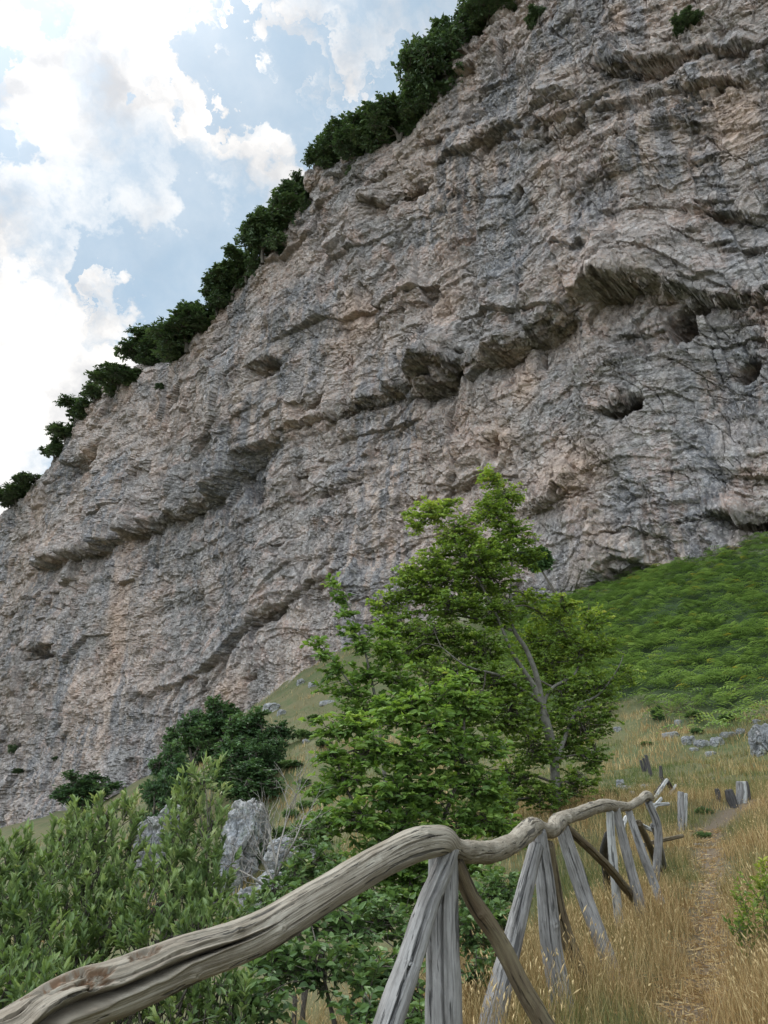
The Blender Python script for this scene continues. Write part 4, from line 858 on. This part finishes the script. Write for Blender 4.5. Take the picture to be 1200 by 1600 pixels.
# --- bright leafy hornbeam shrub in front
B = ground_base(650, 1400, 8.6)
tA = (tr([(650,1400,8.6),(640,1300,8.6),(635,1220,8.6),(640,1150,8.6),(640,1090,8.6)]), [.035,.028,.02,.014,.006])
tB = (tr([(655,1400,8.6),(690,1290,8.4),(720,1200,8.4),(725,1120,8.5),(715,1050,8.5)]), [.03,.025,.018,.012,.005])
tC = (tr([(645,1400,8.6),(590,1310,8.3),(545,1240,8.2),(520,1170,8.2)]), [.028,.022,.015,.006])
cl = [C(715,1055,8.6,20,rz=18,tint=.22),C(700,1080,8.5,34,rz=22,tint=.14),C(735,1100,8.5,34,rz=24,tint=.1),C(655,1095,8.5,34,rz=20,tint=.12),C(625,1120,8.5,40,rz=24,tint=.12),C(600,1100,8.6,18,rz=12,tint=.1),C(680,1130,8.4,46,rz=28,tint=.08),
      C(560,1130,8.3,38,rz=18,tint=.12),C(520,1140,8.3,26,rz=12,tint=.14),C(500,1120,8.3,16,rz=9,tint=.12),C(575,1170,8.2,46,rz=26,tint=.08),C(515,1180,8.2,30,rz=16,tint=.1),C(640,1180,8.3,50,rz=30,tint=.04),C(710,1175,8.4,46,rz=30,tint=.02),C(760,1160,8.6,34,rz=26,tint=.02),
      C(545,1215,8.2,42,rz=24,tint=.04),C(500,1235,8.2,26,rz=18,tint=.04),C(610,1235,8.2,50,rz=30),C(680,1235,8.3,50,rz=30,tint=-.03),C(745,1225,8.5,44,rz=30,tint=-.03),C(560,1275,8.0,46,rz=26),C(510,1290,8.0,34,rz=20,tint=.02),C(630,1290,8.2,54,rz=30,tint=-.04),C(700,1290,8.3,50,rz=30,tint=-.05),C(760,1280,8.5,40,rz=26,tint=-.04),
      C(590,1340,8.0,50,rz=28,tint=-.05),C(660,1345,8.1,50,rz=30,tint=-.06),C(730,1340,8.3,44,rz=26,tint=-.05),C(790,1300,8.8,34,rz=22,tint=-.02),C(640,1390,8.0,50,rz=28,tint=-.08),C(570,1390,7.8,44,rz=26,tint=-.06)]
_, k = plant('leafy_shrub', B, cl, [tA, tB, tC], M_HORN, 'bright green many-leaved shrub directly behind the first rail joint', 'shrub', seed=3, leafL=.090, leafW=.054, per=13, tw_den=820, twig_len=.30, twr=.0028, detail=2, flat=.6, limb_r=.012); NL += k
# --- low brambles right behind the near rail
def bush_at(name, label, cat, bpx, clumps, material, seed, group=None, stem=.022, **kw):
    global NL
    b = ground_base(*bpx); top = clumps[0][0]
    tps = []
    rs = np.random.default_rng(seed)
    for k in range(3):
        c = clumps[rs.integers(0, len(clumps))][0]; q = np.array(b) + rs.normal(0, .04, 3) * [1, 1, 0]
        tps.append(([q, q * .6 + c * .4 + rs.normal(0, .03, 3), q * .25 + c * .75 + rs.normal(0, .03, 3), c], [stem, stem * .8, stem * .5, stem * .25]))
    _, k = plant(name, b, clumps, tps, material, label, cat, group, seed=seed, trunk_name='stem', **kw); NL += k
KB = dict(leafL=.055, leafW=.038, per=12, tw_den=1500, twig_len=.22, twr=.002, detail=2, flat=.3, limb_r=.007)
bush_at('bramble', 'low bramble thicket below the middle of the near rail, tangled with dry grass', 'shrub', (560,1560,4.6),
        [C(470,1420,5.0,60,rz=34),C(540,1440,5.0,60,rz=34,tint=.03),C(600,1430,5.2,50,rz=34),C(640,1470,5.0,46,rz=34),C(500,1500,4.6,70,rz=40,tint=-.04),C(580,1520,4.5,60,rz=40),C(430,1500,4.6,56,rz=36),C(640,1540,4.6,44,rz=40,tint=-.04),C(570,1575,4.2,46,rz=34,tint=-.03),C(640,1590,4.0,40,rz=34),C(400,1560,4.3,60,rz=40,tint=-.03)], M_BRAMBLE, 21, **KB)
bush_at('bramble', 'bramble filling the gap between the two legs of the first joint and the brown brace', 'shrub', (745,1480,6.2),
        [C(735,1400,6.4,50,rz=34,tint=.03),C(780,1385,6.6,46,rz=28,tint=.05),C(730,1450,6.0,44,rz=34),C(775,1440,6.2,40,rz=30,tint=-.03),C(745,1510,5.6,36,rz=30,tint=-.05)], M_BRAMBLE, 22, **KB)
bush_at('herb_bush', 'grey-green wild herb bush left of the bright shrub, above the rail', 'shrub', (470,1370,6.5),
        [C(460,1370,6.4,44,rz=26,tint=.15),C(500,1345,6.6,46,rz=28,tint=.1),C(430,1395,6.2,36,rz=22,tint=.1),C(535,1370,6.4,36,rz=24),C(475,1310,6.8,24,rz=28,tint=.22),C(500,1290,6.9,18,rz=24,tint=.2)], M_BRAMBLE, 23, **KB)
# --- evergreen shrubs at lower left
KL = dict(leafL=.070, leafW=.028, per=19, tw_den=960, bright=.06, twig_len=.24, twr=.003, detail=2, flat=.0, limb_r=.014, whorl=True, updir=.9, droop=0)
bush_at('evergreen_shrub', 'tall narrow evergreen shrub with upright leaf tufts, in front of the pale outcrop', 'shrub', (310,1520,6.0),
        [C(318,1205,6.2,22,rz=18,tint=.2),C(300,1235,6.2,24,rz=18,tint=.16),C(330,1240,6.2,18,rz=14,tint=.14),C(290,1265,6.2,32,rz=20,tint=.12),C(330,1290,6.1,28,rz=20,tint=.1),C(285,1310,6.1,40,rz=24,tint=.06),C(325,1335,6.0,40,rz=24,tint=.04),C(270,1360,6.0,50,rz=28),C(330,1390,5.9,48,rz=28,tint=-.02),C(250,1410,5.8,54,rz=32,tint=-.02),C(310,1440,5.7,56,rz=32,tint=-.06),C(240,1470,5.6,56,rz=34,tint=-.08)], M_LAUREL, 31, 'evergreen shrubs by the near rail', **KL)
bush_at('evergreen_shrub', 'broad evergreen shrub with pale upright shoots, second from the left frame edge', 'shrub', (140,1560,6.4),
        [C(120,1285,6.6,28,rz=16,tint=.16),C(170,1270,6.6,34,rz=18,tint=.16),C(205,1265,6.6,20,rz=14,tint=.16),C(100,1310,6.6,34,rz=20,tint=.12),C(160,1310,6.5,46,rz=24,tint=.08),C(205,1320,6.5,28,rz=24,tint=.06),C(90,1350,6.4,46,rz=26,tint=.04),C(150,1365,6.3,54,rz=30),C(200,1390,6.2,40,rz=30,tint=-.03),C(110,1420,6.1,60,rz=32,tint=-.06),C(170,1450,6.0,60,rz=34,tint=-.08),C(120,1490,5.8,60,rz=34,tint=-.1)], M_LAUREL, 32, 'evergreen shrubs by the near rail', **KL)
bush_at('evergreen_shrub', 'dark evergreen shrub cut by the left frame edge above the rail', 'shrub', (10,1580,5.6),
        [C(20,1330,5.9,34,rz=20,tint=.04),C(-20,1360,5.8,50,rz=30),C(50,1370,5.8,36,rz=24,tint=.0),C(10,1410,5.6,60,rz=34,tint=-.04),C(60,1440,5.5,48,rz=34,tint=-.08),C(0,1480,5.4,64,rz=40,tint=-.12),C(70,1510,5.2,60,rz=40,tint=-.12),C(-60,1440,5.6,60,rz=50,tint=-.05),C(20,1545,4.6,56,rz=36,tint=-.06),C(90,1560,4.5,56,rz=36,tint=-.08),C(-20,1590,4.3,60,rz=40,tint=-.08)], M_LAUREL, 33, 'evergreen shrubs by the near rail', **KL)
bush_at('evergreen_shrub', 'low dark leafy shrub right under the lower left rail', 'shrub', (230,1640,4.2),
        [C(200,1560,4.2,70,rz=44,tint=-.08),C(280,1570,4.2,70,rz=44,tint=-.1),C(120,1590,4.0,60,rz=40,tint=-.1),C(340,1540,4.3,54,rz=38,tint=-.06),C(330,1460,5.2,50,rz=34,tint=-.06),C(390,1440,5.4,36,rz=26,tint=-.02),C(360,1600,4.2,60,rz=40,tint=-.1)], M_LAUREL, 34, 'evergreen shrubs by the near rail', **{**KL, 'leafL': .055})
# --- small leaning tree below the wall
B = ground_base(893, 952, 52)
tA = (tr([(893,952,52),(880,944,52),(868,925,52),(855,905,52),(845,890,52)]), [.14,.11,.10,.08,.05])
plant('leaning_tree', B, [C(843,866,52,14,rz=10),C(828,872,52,14,rz=10),C(852,878,52,9,rz=9),C(838,885,52,10,rz=6),C(815,868,52,8,rz=7)], [tA], M_DARK, 'small dark tree leaning left on a bare crooked trunk below the wall', 'tree', seed=5, leafL=.26, leafW=.16, per=16, tw_den=520, twig_len=.5, twr=.012, detail=1, limb_r=.05, bright=.1)
# --- far bushes: a handful of source plants, copied one by one
def far_plant(kind, seed, clumps, material, leaf=.26, tw=120, per=14):
    """unit bush about 1 m in radius, standing on z = 0"""
    rs = np.random.default_rng(seed)
    tps = [([(0,0,-.15),(.05*s,.03,.3),(.18*s,.05*s,.7),(.25*s,0,1.0)], [.06,.05,.035,.015]) for s in (1,-1)]
    r, _ = plant(kind, (0,0,0), clumps, tps, material, 'x', 'x', seed=seed, leafL=leaf, leafW=leaf*.6, per=per, tw_den=tw, twig_len=.35, twr=.008, detail=1, limb_r=.03, flat=.2)
    return r
def rclumps(seed, n, tall=1.0, wide=1.0):
    rs = np.random.default_rng(seed); L = []
    for k in range(n):
        a = rs.random() * 6.28; q = rs.random() ** .5 * .78 * wide; h = .2 + rs.random() ** .8 * 1.35 * tall * (1 - .45 * q)
        L.append(((math.cos(a) * q, math.sin(a) * q, h), (.17 + .2 * rs.random(), .17 + .2 * rs.random(), .15 + .16 * rs.random()), 1.3, rs.normal(0, .14)))
    return L
def make_src(name, m, seeds, **kw): return [far_plant(name, s, rclumps(s, 19 + s % 6, **{k: v for k, v in kw.items() if k in ('tall', 'wide')}), m, **{k: v for k, v in kw.items() if k in ('leaf', 'tw', 'per')}) for s in seeds]
SRC = {'rim': make_src('rim_bush', M_RIM, (41, 42, 43, 44, 45), leaf=.13, tw=300), 'dark': make_src('dark_bush', M_DARK, (51, 52, 53, 54), leaf=.115, tw=380), 'low': make_src('low_bush', M_BRAMBLE, (61, 62, 63), leaf=.16, tw=220, tall=.5)}
USED = {}
def put(kind, idx, loc, sx, sz, label, cat, group, rz=None):
    src = SRC[kind][idx % len(SRC[kind])]
    if src.name in USED:
        o = link(src.copy())
        for ch in [c for c in src.children]:
            d = ch.copy(); link(d); d.parent = o
    else: o = src; USED[src.name] = 1
    o.location = tuple(float(v) for v in loc); o.scale = (sx, sx, sz); o.rotation_euler = (0, 0, rz if rz is not None else random.random() * 6.28)
    tag(o, label, cat, group); return o
def to_px(P):
    P = np.asarray(P) - [0, 0, EYE]; f = P[..., 1] * cP + P[..., 2] * sP; up = -P[..., 1] * sP + P[..., 2] * cP
    return 600 + FPX * P[..., 0] / f, 800 - FPX * up / f
_cpx, _cpy = to_px(np.stack([CX, CY, CZ], -1)); _cdist = np.sqrt(CX ** 2 + CY ** 2 + CZ ** 2)
def on_cliff(px, py, rmin=0):
    """the point of the built wall that the photo shows at (px, py)"""
    d2 = (_cpx[rmin:1149] - px) ** 2 + (_cpy[rmin:1149] - py) ** 2
    m = d2 < max(9.0, d2.min() * 1.3); i = np.flatnonzero(m.ravel()); k = i[np.argmin(_cdist[rmin:1149].ravel()[i])]
    r, c_ = np.unravel_index(k, d2.shape); return np.array([CX[r + rmin, c_], CY[r + rmin, c_], CZ[r + rmin, c_]])
RIMS = [(20,775,24,24,'lowest rim bush, nearest the left frame edge'),(46,752,20,18,'small rim bush second from the left frame edge'),(80,702,20,22,'slim dark rim bush above the left wall, third from the bottom'),(98,672,18,20,'fourth rim bush up from the left frame edge'),
 (122,638,22,24,'dark rim bush just below the lighter green one'),(146,612,18,18,'small rim bush tucked under the pale green one'),(180,590,26,24,'paler olive bush on the rim step left of the big clump'),(222,545,32,28,'left third of the big low rim clump on the flat step'),(252,528,34,32,'middle of the big low rim clump on the flat step'),
 (282,512,34,44,'tallest tree of the low rim clump, with a pointed top'),(305,492,20,28,'dark rim tree at the right end of the low clump'),(322,458,22,36,'narrow rim tree above the end of the low clump'),(345,425,26,34,'rim tree halfway along the left skyline'),(372,402,28,34,'broad rim tree just below the feathery topped one'),
 (388,372,24,44,'feathery topped rim tree standing out against the sky'),(412,350,26,34,'dense rim tree right of the feathery topped one'),(438,325,30,44,'rim tree in the upper half of the unbroken dark row'),(462,292,22,32,'last rim tree before the bare broken blocks'),(508,245,24,26,'rim bush directly above the bare broken blocks'),
 (535,225,28,30,'rim bush at the left end of the leafy ledge'),(562,205,28,30,'second bush of the leafy ledge above the blocks'),(590,200,30,34,'brighter green bush in the middle of the leafy ledge'),(620,195,30,30,'right end bush of the leafy ledge'),(636,130,22,34,'ragged rim tree leaning out over the leafy ledge'),
 (660,110,34,62,'largest dark rim tree against the sky'),(682,72,28,46,'tall dark rim tree just above the largest one'),(722,36,32,44,'rim tree near the top frame edge'),(748,14,24,30,'highest rim bush touching the top frame edge')]
def rim_bushes():
    for k, (px, py, wpx, hpx, lb) in enumerate(RIMS):
        loc = on_cliff(px + 3, py + hpx * .62, 500); m = np.linalg.norm(loc - [0, 0, EYE]) / FPX
        put('rim', k * 3 + k // 5, loc - [0, 0, .1 * hpx * m], wpx * m * (1.4 + .5 * random.random()), hpx * m * (.75 + .38 * random.random()), 'dark evergreen: ' + lb if k % 2 else 'dark green ' + lb, 'tree' if hpx > 30 else 'bush', 'trees and bushes along the cliff rim')
rim_bushes()
def face_bush(px, py, wpx, hpx, lb, kind='rim', k=0):
    loc = on_cliff(px, py + hpx * .5); m = np.linalg.norm(loc) / FPX
    put(kind, k, loc + np.array([CN[0], CN[1], 0]) * .2, wpx * m * .8, hpx * m * .6, lb, 'bush', 'bushes rooted in the wall')
for k, q in enumerate([(1072,36,26,20,'small green bush alone on a ledge near the top right of the wall'),(842,22,22,26,'dark bush on the face just right of the skyline at the top edge'),(790,6,30,16,'flat bush cut by the top edge of the photo, left of the dark one'),(700,80,14,14,'small tuft on the rock right beside the rim trees'),
    (18,1168,9,16,'small dark shrub growing from the wall at the far left'),(380,706,10,10,'tiny shrub under the dark roof in the wall centre left'),(232,556,10,10,'tiny bush in the gully right under the rim clump'),(85,1185,6,8,'tiny tuft on the lower left wall, right of the small dark shrub'),(30,1205,10,8,'low tuft below the small dark shrub at the far left'),(250,600,10,12,'tiny tuft in the cleft below the rim clump')]): face_bush(*q, k=k)
def hill_bush(px, py, Y, wpx, hpx, lb, kind, k=0, cat='bush', group='bushes on the middle ridge'):
    p = hit(px, py + hpx * .75, 9 if Y < 25 else 22); m = np.linalg.norm(p) / FPX
    put(kind, k, (p[0], p[1], float(tz(p[0], p[1])) - .05), wpx * m * .95, hpx * m * 1.0, lb, cat, group)
for k, q in enumerate([(345,1135,60,40,36,'rounded mid-green crown at the top of the dark clump under the wall','dark'),(300,1165,60,34,36,'dark tree in the clump, between the rounded crown and the wall foot','dark'),(398,1150,56,38,34,'blackish spreading tree at the right side of the dark clump','dark'),
    (372,1195,50,42,36,'dark tree in the centre of the clump, above the bluish outcrop','dark'),(408,1190,48,26,30,'small dark crown at the right end of the clump','dark'),(385,1235,46,42,30,'lowest tree of the clump, hanging over the bluish outcrop','dark'),(262,1215,58,30,40,'dark slim tree left of the upright evergreen tufts','dark'),
    (236,1265,54,24,42,'lowest dark tree of the clump at its left end','dark'),(130,1240,34,32,26,'small spreading tree above the broad evergreen shrub at left','dark')]):
    hill_bush(q[0], q[1], q[2], q[3] * 1.45, q[4] * 1.35, q[5], q[6], k, 'tree', 'dark trees below the wall')
for k, q in enumerate([(470,1030,95,12,16,'grey-green bush at the wall foot where the grass ridge begins','dark'),(470,1145,52,18,16,'brownish low bush on the ridge right of the dark clump','low'),(505,1160,50,12,12,'low bush halfway up the ridge beside the sapling','low'),(440,1300,38,18,22,'leafy bush growing from the lower outcrop','low'),
    (400,1335,36,14,22,'small green bush in the cleft of the bluish outcrop','dark'),(440,1375,34,16,18,'green tuft on the lowest pale rocks above the rail','dark'),(480,1255,42,18,16,'green bush on the ridge above the lower rocks','low'),(455,1270,40,14,14,'tiny bush on the brown bank above the lower rocks','low'),(425,1150,60,16,12,'dry scrub tuft just below the layered ridge rock','low'),(455,1190,55,22,12,'wide low scrub patch on the ridge above the grey-green herb','low'),(490,1120,70,12,8,'small scrub patch high on the ridge left of the sapling','low'),(430,1230,45,18,16,'scrub clump on the bank between the dark clump and the lower rocks','low'),(475,1222,50,14,12,'round scrub tuft beside the bright shrub on the ridge','low'),(405,1290,42,14,16,'dark scrub growing over the top of the bluish outcrop','dark')]):
    hill_bush(*q[:5], q[5], q[6], k)
for k, q in enumerate([(1028,1117,36,12,14,'dense dark green bush on the slope above the three burnt stakes','dark'),(1090,1140,33,10,9,'small green bush above the stony bank','low'),(1085,1115,35,14,10,'low green patch bush under the bracken','low'),(1140,1118,34,16,12,'low green bush right of the stony bank, under the bracken','low'),
    (1010,1160,30,9,7,'small fern-like tuft left of the stony bank','low'),(1100,1262,19,12,12,'dark green weed beside the thick stump','low'),(1098,1300,14.5,14,12,'leafy weed at the trail edge by the flat stone','low'),(955,1235,15,14,20,'pale weed at the right foot of the tall tree','low')]):
    hill_bush(*q[:5], q[5], q[6], k, 'bush', 'bushes on the right slope')
KY = dict(stem=.004, leafL=.045, leafW=.020, per=13, tw_den=1300, twig_len=.18, twr=.0015, detail=2, flat=.0, limb_r=.004, updir=.9, droop=0)
bush_at('yellow_herb', 'yellow-green herb clump in the grass at the right frame edge', 'plant', (1185,1440,6.2), [C(1165,1405,6.3,22,rz=22,tint=.1),C(1195,1385,6.3,28,rz=26,tint=.15),C(1190,1440,6.2,30,rz=26,tint=.0),C(1225,1420,6.2,30,rz=30),C(1160,1450,6.2,24,rz=22,tint=-.05)], M_YEL, 71, **KY)
# --- leafless shrub in front of the outcrop
def dead_shrub():
    b = ground_base(432, 1440, 6.5); root = empty('dead_shrub', b, 'leafless grey twiggy shrub between the evergreens and the bright shrub', 'shrub'); root['_o'] = [float(v) for v in b]
    rs = np.random.default_rng(9); st = Tubes(); tw = Tubes()
    for (L) in ([(432,1440),(430,1390),(432,1350),(440,1310),(452,1270),(470,1225)], [(432,1390),(415,1355),(405,1330),(395,1300)], [(431,1370),(445,1340),(462,1310),(475,1275)], [(430,1400),(400,1375),(370,1358),(355,1352)], [(433,1350),(425,1320),(420,1290),(418,1262)]):
        S = spline(np.array([pt(a, c, 6.5 + rs.normal(0, .1)) for a, c in L]), 24); st.add(S, np.linspace(.011, .003, 24), 6)
        for _ in range(12):
            k = rs.integers(6, 23); d = unit(S[min(k + 1, 23)] - S[k - 1] + rs.normal(0, .03, 3)); d = unit(d + rs.normal(0, .45, 3)); l = .12 + .22 * rs.random()
            P = S[k] + d * np.linspace(0, l, 6)[:, None] + np.cumsum(rs.normal(0, .008, (6, 3)), 0) + np.array([0, 0, .06]) * np.linspace(0, 1, 6)[:, None] ** 2; tw.add(P, np.linspace(.0035, .0012, 6), 4)
            for _ in range(2):
                k2 = rs.integers(2, 5); d2 = unit(d + rs.normal(0, .6, 3)); P2 = P[k2] + d2 * np.linspace(0, l * .45, 4)[:, None]; tw.add(P2, np.linspace(.002, .0008, 4), 3)
    st.build('stem', M_DEAD, root); tw.build('twigs', M_DEAD, root); del root['_o']
dead_shrub()
# ------------------------------------------------------------------ rocks and outcrops
def rock(name, px, py, Y, wpx, hpx, label, group=None, seed=0, cat='rock', dpx=None, sink=.42, n=90, mat_=None, res=None):
    if mat_ is None and Y > 11: Y = hit(px, py + hpx * .35, 9 if Y < 25 else 22)[1]
    k = Y / ray(px, py)[1] / FPX; rx, rz = wpx * k / 2, hpx * k / 2; ry = (dpx or wpx * .8) * k / 2
    c = pt(px, py, Y); c = c + np.array([0, ry * .5, -rz * sink])
    th, ph = np.meshgrid(np.linspace(0, 2 * np.pi, n * 2, endpoint=False), np.linspace(.02, np.pi - .02, n))
    d = np.stack([np.sin(ph) * np.cos(th), np.sin(ph) * np.sin(th), np.cos(ph)], -1)
    # blocky: project on a rounded box and add fractured cells
    m = (np.abs(d) ** 4).sum(-1) ** .25; P = d / m[..., None]
    s = rx * 2; x, y, z = P[..., 0], P[..., 1], P[..., 2]; o = seed * 5.1
    f = 0
    for fr, am in ((1.3, .17), (2.8, .09), (6, .035)):
        v, f1, ed = cells((x + .55 * y) * fr + o + .2 * fbm(x * 2, z * 2, 2, 5), (z * rz / rx * 1.2 + .5 * y) * fr + o, 120 + seed); f = f + am * v - am * .5 * (1 - sstep(0, .1, ed))
    f = f + .28 * fbm(x * 1.3 + o, z * 1.3 * rz / rx + y, 3, 121 + seed) + .04 * fbm(x * 9 + y * 5, (z * 9 - y * 4) * rz / rx, 3, 122)
    P = P * np.array([rx, ry, rz * (1 + sink)]) + d * (f * min(rx, rz) * 1.25)[..., None]
    V = (P + c).reshape(-1, 3)
    o_ = np_obj(name, V, [grid_faces(n, n * 2, True)[:, ::-1]], mat_ or M_ROCK)
    mid = Vector(tuple(float(v) for v in c)); 
    V2 = V - np.array(mid); o_.data.vertices.foreach_set('co', V2.astype(np.float32).ravel()); o_.data.update(); o_.location = mid
    tag(o_, label, cat, group); return o_
G = 'pale rocks of the lower outcrop'
rock('rock_outcrop', 378, 1320, 38, 62, 130, 'tall bluish-white rock outcrop with a dark hollow, under the dark trees', G, 1, n=150, dpx=120)
rock('rock_outcrop', 355, 1370, 36, 40, 90, 'lower white shoulder at the left foot of the bluish outcrop', G, 2, n=110)
rock('rock_outcrop', 232, 1330, 42, 50, 90, 'pale grey rock behind the evergreen shrubs at left', G, 3, n=110)
rock('rock_outcrop', 265, 1290, 44, 36, 60, 'pointed grey rock beside the upright evergreen tufts', G, 4)
rock('rock_outcrop', 440, 1340, 36, 46, 50, 'whitish broken rock right of the bluish outcrop', G, 5)
rock('rock_outcrop', 430, 1385, 34, 60, 40, 'low pale slab just above the near rail', G, 6)
rock('rock_outcrop', 395, 1410, 33, 46, 44, 'lowest pale rock touching the near rail outline', G, 7)
rock('rock_outcrop', 478, 1330, 37, 40, 36, 'small whitish rock partly behind the grey-green herb', G, 8)
G = 'rocks on the grassy ridge'
for k, q in enumerate([(424,1108,74,26,20,'pale layered rock standing out at the left edge of the grass ridge'),(440,1115,74,14,12,'small pale rock right beside the layered ridge rock'),(470,1066,88,12,10,'small grey rock highest on the ridge near the wall foot'),(490,1070,86,16,9,'flat grey rock high on the ridge'),(512,1098,76,26,7,'long low pale rock on the ridge left of the sapling'),(478,1160,60,12,9,'small pale stone halfway down the ridge'),(500,1185,58,14,9,'pale stone lower on the ridge beside the shrub'),(465,1195,56,9,8,'little grey stone on the brown bank')]):
    rock('ridge_rock', *q[:5], q[5], G, 20 + k, n=46)
G = 'stones of the stony bank'
rock('boulder', 1195, 1160, 27, 34, 52, 'large pale grey boulder at the right frame edge above the path', None, 40, 'boulder', n=110)
for k, q in enumerate([(965,1141,33,12,12,'pale pointed stone left of the dark green bush'),(1060,1128,34,10,6,'thin flat slab above the stony bank'),(1050,1150,32,26,12,'broad grey stone at the left end of the stony bank'),(1078,1158,31.5,20,14,'fractured grey stone left of the bank centre'),(1100,1164,31,24,16,'largest fractured stone in the middle of the bank'),(1122,1160,31,20,14,'tilted stone right of the bank centre'),(1140,1150,31.5,22,12,'low grey stone at the right end of the bank'),(1158,1144,32,14,10,'small stone between the bank and the big boulder'),(1085,1172,30,14,8,'small low stone on the lower rim of the bank'),(1112,1178,30,16,8,'lowest stone of the bank'),(1183,1128,30,10,8,'small stone above the big boulder')]):
    rock('bank_stone', *q[:5], q[5], G, 50 + k, n=46)
G = 'white stones by the end of the rail'
for k, q in enumerate([(970,1226,14,12,14,'upright white stone left of the rail end'),(976,1234,14,10,12,'white stone below the upright one by the rail end'),(988,1240,13.8,8,7,'small rounded white stone nearest the rail end'),(983,1232,14.2,6,6,'tiniest white stone near the rail end'),(1008,1230,13.6,14,8,'greyish white stone right behind the rail end'),(1090,1321,12.3,14,7,'flat grey stone lying at the trail edge'),(1116,1217,17,6,4,'small white stone in the grass above the burnt stub')]):
    rock('white_stone', *q[:5], q[5], G, 70 + k, n=30, sink=.15)
G = 'broken blocks on the rim'
for k, q in enumerate([(488,275,26,22,'lowest pale block of the pile on the rim gap'),(502,262,24,22,'middle block of the pile on the rim gap'),(525,250,26,20,'flat topped block of the pile on the rim gap'),(545,236,26,18,'highest block of the pile under the leafy ledge'),(512,282,26,18,'block wedged below the pile on the rim gap')]):
    loc = on_cliff(q[0], q[1]); Y = loc[1]
    rock('rim_block', q[0], q[1], Y - .3, q[2], q[3], q[4], G, 90 + k, n=50, mat_=M_CLIFF)
print('near leaves', NL)
